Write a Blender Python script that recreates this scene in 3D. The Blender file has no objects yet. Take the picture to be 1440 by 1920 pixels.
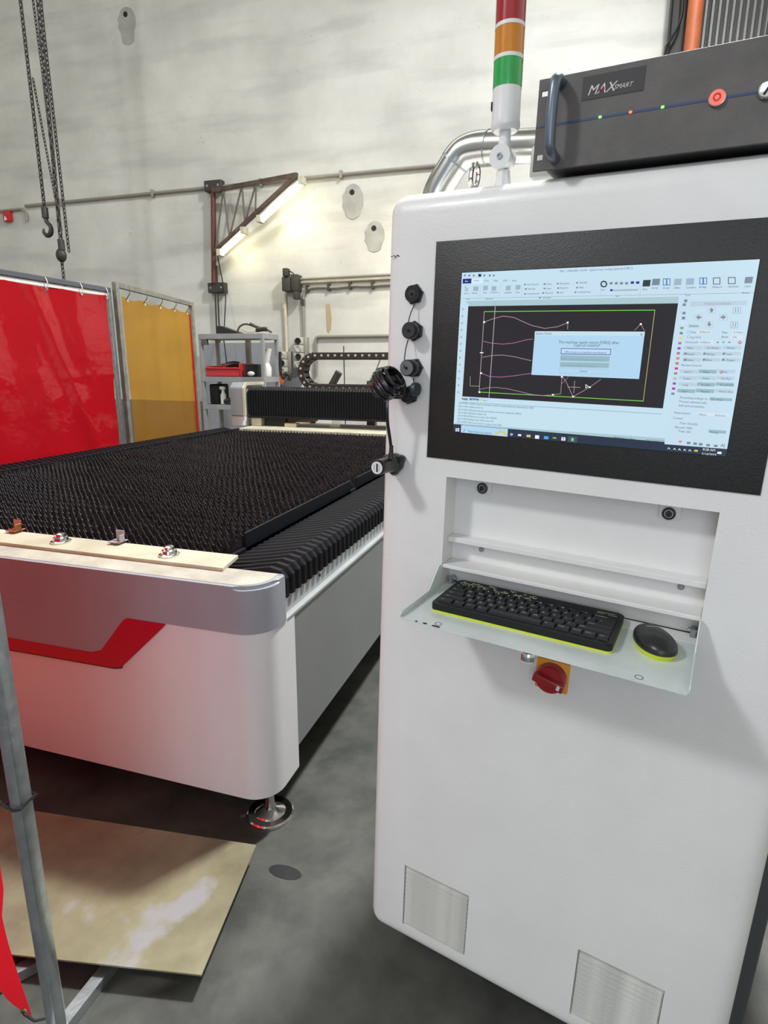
import bpy, bmesh, math, random
from mathutils import Matrix, Vector
PI=math.pi
random.seed(7)
S=bpy.context.scene; COL=S.collection
# ---------------- camera ----------------
cam=bpy.data.objects.new('camera',bpy.data.cameras.new('camera')); COL.objects.link(cam)
cam.data.sensor_fit='VERTICAL'; cam.data.sensor_height=36.0; cam.data.lens=1119.74/1920*36
cam.data.clip_start=.02; cam.data.clip_end=100
_r=Vector((.954606,.297825,.005355)); _u=Vector((-.075208,.223587,.971778)); _f=Vector((-.288222,.928068,-.235836))
cam.matrix_world=Matrix(((_r.x,_u.x,-_f.x,0),(_r.y,_u.y,-_f.y,0),(_r.z,_u.z,-_f.z,1.56),(0,0,0,1)))
S.camera=cam
# ---------------- world, lights, exposure ----------------
S.view_settings.view_transform='Standard'; S.view_settings.look='None'; S.view_settings.gamma=1
S.view_settings.use_curve_mapping=False; S.view_settings.exposure=0.0
W=bpy.data.worlds.new('world'); S.world=W; W.use_nodes=True
W.node_tree.nodes['Background'].inputs[0].default_value=(.80,.88,1,1); W.node_tree.nodes['Background'].inputs[1].default_value=.4
def area(name,loc,target,sx,sy,power,col):
    l=bpy.data.lights.new(name,'AREA'); l.shape='RECTANGLE'; l.size=sx; l.size_y=sy; l.energy=power; l.color=col
    o=bpy.data.objects.new(name,l); COL.objects.link(o); o.location=loc
    o.rotation_euler=(Vector(target)-Vector(loc)).to_track_quat('-Z','Y').to_euler(); return o
area('skylight_far',(.97,4.7,7.8),(-1.1,1.0,0),.6,.6,1000,(.97,.99,1))
area('skylight_near',(-5.5,-3.7,7.5),(0,1.1,1.1),1.0,1.0,400,(.92,.95,1))
area('overhead_fill',(-4.5,4.2,7.8),(-4.5,6.0,0),7,2.5,120,(1,1,.95))  # broad unseen fill added overhead to light the back wall evenly
area('door_daylight',(.35,-3.9,2.3),(-.6,1.5,.9),2.6,3.4,66,(.80,.87,1))
area('unseen_warm_fill',(-1.9,7.4,3.5),(-2.6,8.3,2.0),1.2,.12,15,(1,.86,.58))  # warm light added, hidden behind the cabinet, to yellow the lower wall
# ---------------- helpers ----------------
def mat(name,col,rough=.5,metal=0,noise=0,scale=8,bump=0,bscale=60,coat=0,col2=None,emit=None,es=0,spec=None,detail=4,stretch=None,alpha=None,trans=0,ramp=(.35,.65)):
    m=bpy.data.materials.new(name); m.use_nodes=True; nt=m.node_tree; b=nt.nodes['Principled BSDF']
    b.inputs['Base Color'].default_value=(*col,1); b.inputs['Roughness'].default_value=rough; b.inputs['Metallic'].default_value=metal
    b.inputs['Coat Weight'].default_value=coat
    if spec is not None: b.inputs['Specular IOR Level'].default_value=spec
    if trans: b.inputs['Transmission Weight'].default_value=trans
    if emit: b.inputs['Emission Color'].default_value=(*emit,1); b.inputs['Emission Strength'].default_value=es
    if noise or col2 or bump:
        tc=nt.nodes.new('ShaderNodeTexCoord'); mp=nt.nodes.new('ShaderNodeMapping'); nt.links.new(tc.outputs['Object'],mp.inputs[0])
        if stretch: mp.inputs['Scale'].default_value=stretch
    if noise or col2:
        n=nt.nodes.new('ShaderNodeTexNoise'); n.inputs['Scale'].default_value=scale; n.inputs['Detail'].default_value=detail; n.inputs['Roughness'].default_value=.6
        nt.links.new(mp.outputs[0],n.inputs['Vector'])
        r=nt.nodes.new('ShaderNodeValToRGB'); c2=col2 or tuple(c*(1-noise) for c in col)
        r.color_ramp.elements[0].position=ramp[0]; r.color_ramp.elements[1].position=ramp[1]
        r.color_ramp.elements[0].color=(*c2,1); r.color_ramp.elements[1].color=(*col,1)
        nt.links.new(n.outputs['Fac'],r.inputs[0]); nt.links.new(r.outputs[0],b.inputs['Base Color'])
    if bump:
        n2=nt.nodes.new('ShaderNodeTexNoise'); n2.inputs['Scale'].default_value=bscale; n2.inputs['Detail'].default_value=3
        nt.links.new(mp.outputs[0],n2.inputs['Vector'])
        bp=nt.nodes.new('ShaderNodeBump'); bp.inputs['Strength'].default_value=bump; bp.inputs['Distance'].default_value=.01
        nt.links.new(n2.outputs['Fac'],bp.inputs['Height']); nt.links.new(bp.outputs[0],b.inputs['Normal'])
    return m
class G:
    def __init__(s): s.bm=bmesh.new()
    def box(s,x0,x1,y0,y1,z0,z1,bev=0,seg=2,M=None):
        r=bmesh.ops.create_cube(s.bm,size=1); v=r['verts']
        for p in v: p.co=Vector(((x0+x1)/2+p.co.x*(x1-x0),(y0+y1)/2+p.co.y*(y1-y0),(z0+z1)/2+p.co.z*(z1-z0)))
        if bev:
            e=list({e for p in v for e in p.link_edges})
            rr=bmesh.ops.bevel(s.bm,geom=e+list(v),offset=bev,segments=seg,profile=.5,affect='EDGES',clamp_overlap=True)
            v=list({p for f in rr['faces'] for p in f.verts}|{p for p in v if p.is_valid})
        if M: bmesh.ops.transform(s.bm,matrix=M,verts=v)
        return s
    def cyl(s,p0,p1,r,r2=None,seg=16,caps=True):
        p0=Vector(p0);p1=Vector(p1);d=p1-p0
        M=Matrix.Translation((p0+p1)/2)@d.to_track_quat('Z','Y').to_matrix().to_4x4()
        bmesh.ops.create_cone(s.bm,cap_ends=caps,segments=seg,radius1=r,radius2=r if r2 is None else r2,depth=d.length,matrix=M); return s
    def bar(s,p0,p1,w,h,up=(0,0,1)):
        p0=Vector(p0);p1=Vector(p1);d=(p1-p0);L=d.length;z=d.normalized();up=Vector(up)
        x=up.cross(z)
        if x.length<1e-4: x=Vector((1,0,0)).cross(z)
        x.normalize(); y=z.cross(x)
        M=Matrix(((x.x,y.x,z.x,0),(x.y,y.y,z.y,0),(x.z,y.z,z.z,0),(0,0,0,1))); M.translation=(p0+p1)/2
        r=bmesh.ops.create_cube(s.bm,size=1)
        for p in r['verts']: p.co=M@Vector((p.co.x*w,p.co.y*h,p.co.z*L))
        return s
    def tube(s,pts,r,seg=8,closed=False,smooth=0,caps=True):
        P=[Vector(p) for p in pts]
        for _ in range(smooth):
            Q=[]
            n=len(P)
            for i in range(n if closed else n-1):
                a=P[i];b=P[(i+1)%n]; Q+= [a*.75+b*.25,a*.25+b*.75]
            if not closed: Q=[P[0]]+Q+[P[-1]]
            P=Q
        n=len(P); rings=[]; prev=None
        for i in range(n):
            if closed: t=P[(i+1)%n]-P[i-1]
            else: t=P[min(i+1,n-1)]-P[max(i-1,0)]
            if t.length<1e-9: t=Vector((0,0,1))
            t.normalize()
            if prev is None:
                a=Vector((0,0,1)) if abs(t.z)<.9 else Vector((1,0,0)); x=a.cross(t).normalized()
            else:
                x=prev-t*prev.dot(t); x=x.normalized() if x.length>1e-6 else prev
            prev=x; y=t.cross(x)
            rr=r[i*len(r)//n] if isinstance(r,(list,tuple)) else r
            rings.append([s.bm.verts.new(P[i]+x*rr*math.cos(2*PI*k/seg)+y*rr*math.sin(2*PI*k/seg)) for k in range(seg)])
        for i in range(n if closed else n-1):
            A=rings[i];B=rings[(i+1)%n]
            for k in range(seg): s.bm.faces.new((A[k],A[(k+1)%seg],B[(k+1)%seg],B[k]))
        if not closed and caps: s.bm.faces.new(rings[0][::-1]); s.bm.faces.new(rings[-1])
        return s
    def prism(s,pts,a0,a1,ax='y'):
        f={'y':lambda p,a:(p[0],a,p[1]),'x':lambda p,a:(a,p[0],p[1]),'z':lambda p,a:(p[0],p[1],a)}[ax]
        A=[s.bm.verts.new(f(p,a0)) for p in pts];B=[s.bm.verts.new(f(p,a1)) for p in pts];n=len(pts)
        s.bm.faces.new(A);s.bm.faces.new(B[::-1])
        for i in range(n): s.bm.faces.new((A[i],B[i],B[(i+1)%n],A[(i+1)%n]))
        return s
    def lathe(s,prof,M,seg=20):
        rings=[]
        for r,z in prof: rings.append([s.bm.verts.new(M@Vector((max(r,1e-5)*math.cos(2*PI*k/seg),max(r,1e-5)*math.sin(2*PI*k/seg),z))) for k in range(seg)])
        for A,B in zip(rings,rings[1:]):
            for k in range(seg): s.bm.faces.new((A[k],A[(k+1)%seg],B[(k+1)%seg],B[k]))
        s.bm.faces.new(rings[0][::-1]); s.bm.faces.new(rings[-1]); return s
    def grid(s,fn,nu,nv):
        V=[[s.bm.verts.new(fn(i/nu,j/nv)) for j in range(nv+1)] for i in range(nu+1)]
        for i in range(nu):
            for j in range(nv): s.bm.faces.new((V[i][j],V[i+1][j],V[i+1][j+1],V[i][j+1]))
        return s
    def sph(s,c,r,sc=(1,1,1),seg=12):
        M=Matrix.Translation(c)@Matrix.Diagonal((*sc,1)); bmesh.ops.create_uvsphere(s.bm,u_segments=seg,v_segments=seg*2//3,radius=r,matrix=M); return s
    def raw(s,vs,fs,M=None):
        V=[s.bm.verts.new(M@Vector(v) if M else v) for v in vs]
        for f in fs:
            try: s.bm.faces.new([V[i] for i in f])
            except ValueError: pass
        return s
    def mesh(s,name,m,org=(0,0,0),smooth=35,fix=True):
        if fix: bmesh.ops.recalc_face_normals(s.bm,faces=s.bm.faces)
        bmesh.ops.translate(s.bm,vec=-Vector(org),verts=s.bm.verts)
        me=bpy.data.meshes.new(name); s.bm.to_mesh(me); s.bm.free()
        if m:
            for x in (m if isinstance(m,list) else [m]): me.materials.append(x)
        if smooth:
            me.shade_smooth(); me.set_sharp_from_angle(angle=math.radians(smooth))
        return me
ORG={}
def _frame(F,org): return F@Matrix.Translation(org)
WORLD=Matrix.Identity(4)
_U=Vector((.975998,-.216073,-.02722)); _N=Vector((-.216291,-.976314,-.00534)); _Wv=Vector((.025422,-.011099,.999615))
# cabinet frame: x = along the front (from the screen's left edge), y = into the cabinet, z = up (from the screen's top edge)
CAB=Matrix(((_U.x,-_N.x,_Wv.x,-.2147),(_U.y,-_N.y,_Wv.y,1.17984),(_U.z,-_N.z,_Wv.z,1.7316),(0,0,0,1)))
def props(o,label=None,cat=None,group=None,kind=None):
    if label: o['label']=label
    if cat: o['category']=cat
    if group: o['group']=group
    if kind: o['kind']=kind
def thing(name,label,cat,org=(0,0,0),F=WORLD,group=None):
    o=bpy.data.objects.new(name,None); COL.objects.link(o); o.empty_display_size=.05
    o.matrix_world=_frame(F,org); ORG[o.name]=Vector(org); props(o,label,cat,group); return o
def part(name,g,m,parent,label=None,kind=None,smooth=35,fix=True):
    org=ORG[parent.name]; o=bpy.data.objects.new(name,g.mesh(name,m,org,smooth,fix)); COL.objects.link(o)
    o.parent=parent; ORG[o.name]=org; props(o,label,None,None,kind); return o
def share(src,parent,loc):
    o=src.copy(); COL.objects.link(o); o.parent=parent; o.location=loc; ORG[o.name]=ORG[src.name]; return o
def solo(name,g,m,label,cat,org=(0,0,0),F=WORLD,group=None,smooth=35,kind=None):
    o=bpy.data.objects.new(name,g.mesh(name,m,org,smooth)); COL.objects.link(o); o.matrix_world=_frame(F,org); ORG[o.name]=Vector(org)
    props(o,label,cat,group,kind); return o
def struct(name,g,m,smooth=35):
    return solo(name,g,m,None,None,kind='structure',smooth=smooth)
def texts(items):
    """items: (string,size,align) -> list of (verts,faces) flat in xy"""
    obs=[]
    for t,size,al in items:
        c=bpy.data.curves.new('t','FONT'); c.body=t; c.size=size; c.align_x=al; c.resolution_u=2
        o=bpy.data.objects.new('t',c); COL.objects.link(o); obs.append(o)
    bpy.context.view_layer.update(); dg=bpy.context.evaluated_depsgraph_get(); out=[]
    for o in obs:
        me=bpy.data.meshes.new_from_object(o.evaluated_get(dg))
        out.append(([tuple(v.co) for v in me.vertices],[tuple(p.vertices) for p in me.polygons])); bpy.data.meshes.remove(me)
    for o in obs:
        c=o.data; bpy.data.objects.remove(o); bpy.data.curves.remove(c)
    return out
# ---------------- materials ----------------
M_white=mat('white_powder_coat',(.80,.79,.765),.38,noise=.05,scale=5,coat=.25,bump=.05,bscale=180)
M_white2=mat('white_panel_paint',(.82,.82,.82),.40,noise=.04,scale=3,coat=.2)
M_greyp=mat('grey_bumper_paint',(.36,.38,.42),.40,noise=.08,scale=4,coat=.15)
M_dirt=mat('dusty_cream_top',(.60,.56,.45),.75,col2=(.40,.37,.31),scale=7,bump=.1)
M_railp=mat('pale_grey_rail_paint',(.42,.44,.44),.35,noise=.15,scale=5,coat=.2)
M_red=mat('red_decal',(.50,.006,.03),.4)
M_black=mat('black_plastic',(.018,.018,.019),.38,bump=.06,bscale=300)
M_bezel=mat('black_grained_bezel',(.022,.021,.020),.42,noise=.3,scale=250,bump=.15,bscale=500)
M_rubber=mat('black_rubber',(.012,.012,.014),.33)
M_bell=mat('black_bellows_fabric',(.006,.006,.009),.6,noise=.4,scale=30,spec=.25)
M_slat=mat('slag_dark_steel',(.085,.074,.075),.42,metal=.55,col2=(.02,.018,.02),scale=45,bump=.3,bscale=90)
M_slate=mat('slag_edge_steel',(.13,.13,.135),.35,metal=.7)
M_bplate=mat('black_steel_plate',(.008,.009,.012),.45,spec=.3)
M_steel=mat('galvanised_steel',(.42,.45,.46),.38,metal=.8,noise=.25,scale=25,bump=.15,bscale=40)
M_chrome=mat('bright_steel',(.72,.72,.70),.14,metal=1)
M_duct=mat('brushed_duct_steel',(.62,.62,.58),.24,metal=1,noise=.12,scale=6)
M_shelf=mat('grey_shelf_paint',(.30,.31,.31),.5,noise=.15,scale=6)
M_rack=mat('dark_grey_rack_face',(.125,.115,.107),.6,noise=.25,scale=14,bump=.08,bscale=200)
M_darkm=mat('dark_metal',(.05,.045,.04),.5,metal=.3)
M_rust=mat('rusty_brown_steel',(.105,.072,.058),.65,col2=(.05,.03,.025),scale=12)
M_cream=mat('dusty_cream_paint',(.62,.57,.42),.6,noise=.25,scale=5)
M_yel=mat('lime_plastic',(.62,.70,.03),.4)
M_wplastic=mat('white_plastic',(.80,.80,.78),.28,coat=.4)
M_conduit=mat('grey_painted_conduit',(.30,.28,.24),.45,metal=.3)
M_emwhite=mat('white_print',(.75,.75,.72),.5)
M_black2=mat('matt_black',(.008,.008,.008),.7)
M_brown=mat('grey_brown_tube',(.10,.09,.075),.5)
def vinyl(name,col,tcol,tr,al,rough=.25,nz=None):
    m=bpy.data.materials.new(name); m.use_nodes=True; nt=m.node_tree; nt.nodes.clear(); N=nt.nodes.new; L=nt.links.new
    out=N('ShaderNodeOutputMaterial'); d=N('ShaderNodeBsdfDiffuse'); t=N('ShaderNodeBsdfTranslucent'); p=N('ShaderNodeBsdfTransparent'); g=N('ShaderNodeBsdfGlossy')
    d.inputs[0].default_value=(*col,1); t.inputs[0].default_value=(*tcol,1); p.inputs[0].default_value=(*tcol,1); g.inputs[0].default_value=(1,1,1,1); g.inputs['Roughness'].default_value=rough
    a=N('ShaderNodeMixShader'); a.inputs[0].default_value=tr; L(d.outputs[0],a.inputs[1]); L(t.outputs[0],a.inputs[2])
    b=N('ShaderNodeMixShader'); b.inputs[0].default_value=al; L(a.outputs[0],b.inputs[1]); L(p.outputs[0],b.inputs[2])
    fr=N('ShaderNodeValue'); fr.outputs[0].default_value=.045
    c=N('ShaderNodeMixShader'); L(fr.outputs[0],c.inputs[0]); L(b.outputs[0],c.inputs[1]); L(g.outputs[0],c.inputs[2]); L(c.outputs[0],out.inputs[0])
    tc=N('ShaderNodeTexCoord'); n=N('ShaderNodeTexNoise'); n.inputs['Scale'].default_value=9; L(tc.outputs['Object'],n.inputs['Vector'])
    bp=N('ShaderNodeBump'); bp.inputs['Strength'].default_value=.25; bp.inputs['Distance'].default_value=.02; L(n.outputs['Fac'],bp.inputs['Height']); L(bp.outputs[0],g.inputs['Normal'])
    return m
M_redv=vinyl('red_welding_vinyl',(.50,.006,.012),(.95,.02,.04),.5,.04,.12)
M_orv=vinyl('amber_welding_vinyl',(.50,.20,.05),(.93,.55,.06),.4,.60,.3)
UI=[
('R',0,0,1680,1050,'bg'),
('R',0,75,1680,225,'rib'),
('R',8,38,69,68,'navy'),
('T',25,59,11,'File','w'),
('R',71,40,150,70,'rib2'),
('T',87,57,12,'Home','t'),
('T',156,60,12,'Draw','t'),
('T',222,62,12,'Nest','t'),
('T',284,64,12,'CNC','t'),
('T',343,66,12,'View','t'),
('R',14,12,27,23,'ic'),
('R',45,13,59,25,'ic'),
('R',77,15,90,26,'ic'),
('R',123,16,136,28,'ic'),
('R',150,17,163,28,'ic'),
('R',187,18,200,30,'ic'),
('R',214,20,227,31,'ic'),
('R',115,12,134,29,'dk'),
('T',640,22,12,'Main - 1500x3000 - R.6.64 - CypCut Laser Cutting System(6.3.785.7)','t'),
('T',23,134,11,'Select','t'),
('T',77,134,11,'Manual','t'),
('T',154,133,11,'Scale','t'),
('T',203,133,11,'Transform','t'),
('T',299,136,11,'Leadlines','t'),
('T',372,136,11,'Clear','t'),
('R',86,88,122,116,'ic2'),
('R',154,85,186,114,'ic2'),
('R',212,90,244,118,'ic2'),
('R',307,90,339,118,'ic2'),
('R',371,88,402,116,'ic2'),
('L',[(26,86),(28,114),(37,107),(47,116),(37,100),(49,100),(26,86)],2,'dk'),
('T',443,92,11,'Start Position','t'),
('R',424,82,436,91,'ic'),
('T',451,118,11,'Seal Gap','t'),
('R',432,108,444,118,'ic'),
('T',448,147,11,'Compensation','t'),
('R',429,138,441,147,'ic'),
('T',566,93,11,'Outer','t'),
('R',548,83,560,93,'ic'),
('T',569,119,11,'Inner','t'),
('R',550,109,562,118,'ic'),
('T',563,145,11,'Ring Cut','t'),
('R',544,135,556,144,'ic'),
('T',647,93,11,'MicroJoint','t'),
('R',629,83,640,92,'ic'),
('T',654,118,11,'Reverse','t'),
('R',635,109,647,118,'ic'),
('T',652,144,11,'Sort','t'),
('R',634,135,646,144,'ic'),
('T',763,91,11,'Chamfer','t'),
('R',745,82,756,91,'ic'),
('T',766,119,11,'Fillet','t'),
('R',748,110,759,119,'ic'),
('T',759,145,11,'Cooling Point','t'),
('R',741,136,752,145,'ic'),
('T',545,172,11,'Technique','t'),
('R',526,162,538,172,'ic'),
('T',41,170,10,'View','t'),
('T',175,171,10,'Geometry','t'),
('L',[(890,99),(893,87),(904,83),(916,88),(923,100),(919,111),(908,114),(896,110),(890,99)],9,'dkg'),
('T',894,136,11,'Sort','t'),
('R',939,89,955,102,'ic'),
('R',968,90,984,103,'ic'),
('R',996,91,1013,104,'ic'),
('R',1025,92,1041,105,'ic'),
('R',1055,89,1073,102,'blue'),
('R',1084,90,1102,103,'blue'),
('R',946,128,959,140,'blue'),
('R',959,132,1099,140,'ic2'),
('T',980,172,10,'Sort','t'),
('R',1121,84,1161,119,'dkg'),
('T',1123,139,11,'Nest','t'),
('R',1170,79,1210,114,'ic'),
('T',1172,133,11,'Array','t'),
('L',[(1226,81),(1261,82),(1265,115),(1230,114),(1226,81)],5,'blue2'),
('L',[(1243,81),(1248,115)],9,'blue2'),
('T',1229,134,11,'Group','t'),
('R',1284,83,1322,117,'ic2'),
('T',1286,136,11,'Offset','t'),
('R',1345,83,1384,117,'ic2'),
('T',1348,136,11,'Combine','t'),
('L',[(1410,83),(1444,84),(1448,116),(1415,115),(1410,83)],5,'blue2'),
('L',[(1427,83),(1432,116)],9,'blue2'),
('T',1414,135,11,'Bridge','t'),
('L',[(1476,85),(1508,86),(1513,118),(1481,117),(1476,85)],5,'ic3'),
('T',1479,137,11,'Measure','t'),
('L',[(1548,85),(1580,87),(1585,118),(1553,117),(1548,85)],5,'ic3'),
('T',1552,137,11,'Optimize','t'),
('R',1627,86,1663,118,'ic'),
('T',1631,137,11,'Layer','t'),
('T',1348,176,10,'Tools','t'),
('T',1624,170,10,'Params','t'),
('L',[(135,83),(134,158)],1.5,'ic2'),
('L',[(271,88),(271,161)],1.5,'ic2'),
('L',[(415,92),(415,164)],1.5,'ic2'),
('L',[(890,106),(893,174)],1.5,'ic2'),
('L',[(1110,113),(1114,179)],1.5,'ic2'),
('L',[(16,161),(1683,167)],2,'ic'),
('R',41,178,1319,221,'rul'),
('L',[(65,193),(64,207)],2,'ic'),
('L',[(242,196),(242,210)],2,'ic'),
('L',[(413,199),(412,212)],2,'ic'),
('L',[(582,202),(582,215)],2,'ic'),
('L',[(756,204),(756,217)],2,'ic'),
('L',[(928,208),(928,220)],2,'ic'),
('L',[(1103,210),(1104,223)],2,'ic'),
('L',[(1272,213),(1273,225)],2,'ic'),
('R',-18,192,61,817,'rib'),
('R',15,223,27,236,'ic2'),
('R',15,267,27,280,'ic2'),
('R',14,311,27,324,'ic2'),
('R',14,356,26,369,'ic2'),
('R',14,401,26,414,'ic2'),
('R',14,446,26,459,'ic2'),
('R',14,491,26,504,'ic2'),
('R',14,536,26,550,'ic2'),
('R',14,583,26,595,'ic2'),
('R',14,628,26,641,'ic2'),
('R',14,675,26,688,'ic2'),
('R',14,721,26,734,'ic2'),
('R',14,768,26,781,'ic2'),
('P',[(58,211),(1320,214),(1319,801),(53,802)],'vp'),
('L',[(245,215),(246,798)],5,'ln'),
('L',[(172,246),(1204,249)],5,'gr'),
('L',[(1204,249),(1207,765)],4,'gr2'),
('L',[(1207,765),(173,766)],5,'gr'),
('L',[(172,246),(173,310),(173,531),(173,766)],4,'ln'),
('L',[(176,312),(227,294),(301,275),(376,284),(437,310),(496,333),(580,351),(658,341),(719,317),(722,355)],4,'pk'),
('L',[(179,434),(231,444),(315,450),(389,442),(461,423),(509,416)],4,'pk2'),
('L',[(180,537),(245,524),(320,519),(412,530),(464,541),(513,550)],4,'pk'),
('L',[(178,640),(239,660),(317,661),(407,649),(520,629)],4,'pk2'),
('L',[(176,748),(229,735),(285,729),(368,734),(475,752),(535,763),(608,766),(671,757),(719,748),(716,642),(739,663),(797,762),(892,699),(952,648)],3.5,'pk'),
('L',[(720,685),(757,642)],2.5,'pk'),
('L',[(1108,362),(1138,326),(1164,364)],3,'pk'),
('L',[(102,665),(106,729),(175,727)],3,'ln'),
('L',[(757,704),(836,703)],3,'ln'),
('L',[(797,665),(799,740)],3,'ln'),
('L',[(162,507),(184,507)],8,'w'),
('R',170,306,183,318,'w'),
('R',712,311,724,321,'w'),
('R',169,760,182,772,'w'),
('R',791,756,803,766,'w'),
('R',710,637,722,648,'w'),
('R',1133,321,1144,331,'w'),
('R',171,635,185,646,'w'),
('R',665,752,677,762,'w'),
('R',886,694,898,704,'w'),
('L',[(866,684),(868,705),(883,696),(866,684)],4,'w'),
('P',[(520,368),(1166,368),(1168,638),(521,638)],'bg2'),
('P',[(520,368),(1166,368),(1167,392),(519,394)],'rib'),
('T',526,388,14,'System Check','t'),
('L',[(1144,379),(1155,389)],2.5,'t'),
('L',[(1153,379),(1145,390)],2.5,'t'),
('T',675,440,18,'The machine needs return [ORG] after','t'),
('T',769,457,18,'CypCut restarts!','t'),
('P',[(693,469),(991,468),(991,504),(695,506)],'btb'),
('P',[(697,473),(987,472),(987,500),(699,501)],'bt1'),
('T',716,497,13,'ORG (return to machine coordinates)','t'),
('P',[(695,512),(989,511),(989,544),(695,545)],'bt2'),
('T',701,538,11,'Only to create New Drawing to optimize use','tg'),
('P',[(695,553),(989,551),(990,580),(696,583)],'bt2'),
('T',708,577,11,'No,I am sure the table not occupied','tg'),
('L',[(694,591),(989,589),(990,617),(696,621),(694,591)],2,'bt2'),
('T',821,610,13,'Cancel','t'),
('P',[(50,809),(1320,807),(1319,818),(50,821)],'rib'),
('R',51,812,94,824,'ic'),
('T',67,828,10,'Draw','t'),
('R',106,810,175,824,'blue2'),
('T',124,824,10,'Process','w'),
('R',187,810,198,824,'yl'),
('T',204,824,10,'Alarm','t'),
('P',[(46,838),(1319,832),(1318,836),(44,843)],'ic2'),
('T',30,854,12,"(05/14 08:21:19)Files\\CypCut document 'Leaf.lxd' loaded,additional information:0,100%",'t'),
('T',30,875,12,'(05/14 08:21:24)File saved ok.','t'),
('T',29,897,12,'(05/14 08:21:26)CypCut\\System parameters commands updated(1.2.8325)','t'),
('T',28,918,12,'(05/14 08:21:28)CypCut\\Enter Ok','t'),
('T',28,939,12,'(05/14 08:22:07)Return to origin: Fast ORIGIN','t'),
('T',27,961,12,'(05/14 08:22:09)Fiber laser MAX Conn OK','t'),
('T',26,982,12,'(05/14 08:22:10)Control system is restart: from NAP','t'),
('P',[(8,990),(1368,974),(1368,993),(6,1009)],'rul'),
('T',1058,998,11,'-1486.84,466.13  Offset','t'),
('T',1249,998,11,'X:\\CUTS\\PARTS\\PANEL.LXD','t'),
('T',11,1001,10,'Undefined','t'),
('R',0,996,1680,1050,'task'),
('R',17,1024,30,1033,'w'),
('R',32,1022,45,1031,'w'),
('R',18,1036,30,1045,'w'),
('R',33,1035,46,1044,'w'),
('R',58,998,394,1050,'bg2'),
('L',[(76,1031),(83,1025),(91,1028),(85,1037),(74,1044)],2.5,'t'),
('T',109,1044,17,'Type here to search','t'),
('L',[(309,1045),(322,1030),(345,1018),(370,1023),(384,1043)],14,'yl'),
('L',[(414,1033),(421,1025),(430,1032),(422,1040),(414,1033)],4,'w'),
('R',466,1026,488,1038,'w'),
('R',524,1025,551,1040,'yl'),
('R',581,1023,608,1046,'w'),
('R',639,1024,669,1043,'cb'),
('R',696,1026,720,1035,'lime'),
('R',752,1021,777,1042,'w'),
('R',760,1026,769,1035,'rd'),
('R',794,1011,851,1049,'tk2'),
('R',814,1021,829,1040,'grn'),
('L',[(1376,1036),(1381,1027),(1389,1036)],4,'w'),
('L',[(1407,1037),(1412,1028),(1419,1037)],4,'w'),
('L',[(1433,1037),(1438,1028),(1445,1037)],4,'w'),
('L',[(1462,1037),(1466,1028),(1473,1037)],4,'w'),
('L',[(1488,1037),(1493,1028),(1500,1037)],4,'w'),
('R',1517,1026,1535,1037,'yl'),
('T',1559,1026,15,'8:28 AM','w'),
('T',1557,1053,15,'5/14/2025','w'),
('R',1635,1025,1656,1038,'w'),
('P',[(1321,190),(1697,175),(1682,1006),(1355,1009)],'rib'),
('P',[(1381,206),(1653,206),(1654,229),(1383,232)],'bt3'),
('T',1454,224,12,'Floating Coordinates','rt'),
('R',1349,314,1366,327,'wh'),
('R',1349,341,1366,354,'gr3'),
('R',1350,369,1366,382,'ic'),
('R',1350,396,1367,409,'yl2'),
('R',1350,424,1367,437,'rd2'),
('R',1350,452,1367,465,'pu'),
('R',1350,479,1367,493,'ic4'),
('R',1351,507,1368,521,'or'),
('R',1351,535,1368,549,'or2'),
('R',1351,564,1368,577,'mg'),
('R',1351,592,1368,605,'ic4'),
('R',1351,620,1369,634,'tn'),
('R',1352,649,1369,662,'mg2'),
('R',1352,678,1369,691,'mg3'),
('R',1352,707,1369,720,'ic'),
('R',1349,194,1365,209,'ic'),
('R',1344,215,1361,229,'ic'),
('R',1349,260,1365,274,'ic'),
('R',1350,286,1367,301,'ic'),
('L',[(1471,237),(1508,237),(1513,270),(1476,269),(1471,237)],1.5,'ic2'),
('P',[(1479,254),(1490,240),(1505,254),(1498,254),(1499,265),(1488,265),(1487,254)],'ar'),
('L',[(1412,275),(1450,275),(1455,308),(1417,308),(1412,275)],1.5,'ic2'),
('P',[(1434,276),(1420,290),(1438,305),(1436,296),(1448,296),(1446,285),(1435,285)],'ar'),
('L',[(1535,275),(1571,275),(1576,308),(1540,308),(1535,275)],1.5,'ic2'),
('P',[(1551,276),(1568,290),(1555,304),(1554,296),(1543,296),(1542,284),(1553,284)],'ar'),
('L',[(1471,313),(1508,313),(1513,346),(1476,346),(1471,313)],1.5,'ic2'),
('P',[(1478,326),(1494,340),(1505,326),(1497,326),(1495,315),(1484,315),(1486,326)],'ar'),
('L',[(1596,239),(1629,240),(1632,272),(1598,272),(1596,239)],2,'ic'),
('L',[(1607,245),(1609,266)],4,'ic'),
('L',[(1619,246),(1621,266)],4,'ic'),
('L',[(1594,315),(1628,315),(1631,347),(1597,347),(1594,315)],2,'ic'),
('L',[(1606,320),(1608,341)],4,'ic'),
('L',[(1618,320),(1620,341)],4,'ic'),
('R',1387,327,1439,345,'bt3'),
('T',1395,341,11,'Distance','t'),
('T',1408,375,12,'Fast','t'),
('T',1409,402,12,'Jog Grid','t'),
('T',1560,375,12,'Step','t'),
('T',1561,399,12,'Beam','t'),
('T',1388,429,12,'Focus point','t'),
('L',[(1390,363),(1403,363),(1404,377),(1392,377),(1390,363)],1.5,'ic'),
('L',[(1390,389),(1403,389),(1404,402),(1392,402),(1390,389)],1.5,'ic'),
('R',1441,361,1510,378,'wh'),
('T',1449,374,11,'50.0mm/s','t'),
('R',1609,360,1664,379,'wh'),
('T',1616,374,11,'0.10mm','t'),
('R',1604,386,1665,404,'wh'),
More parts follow.
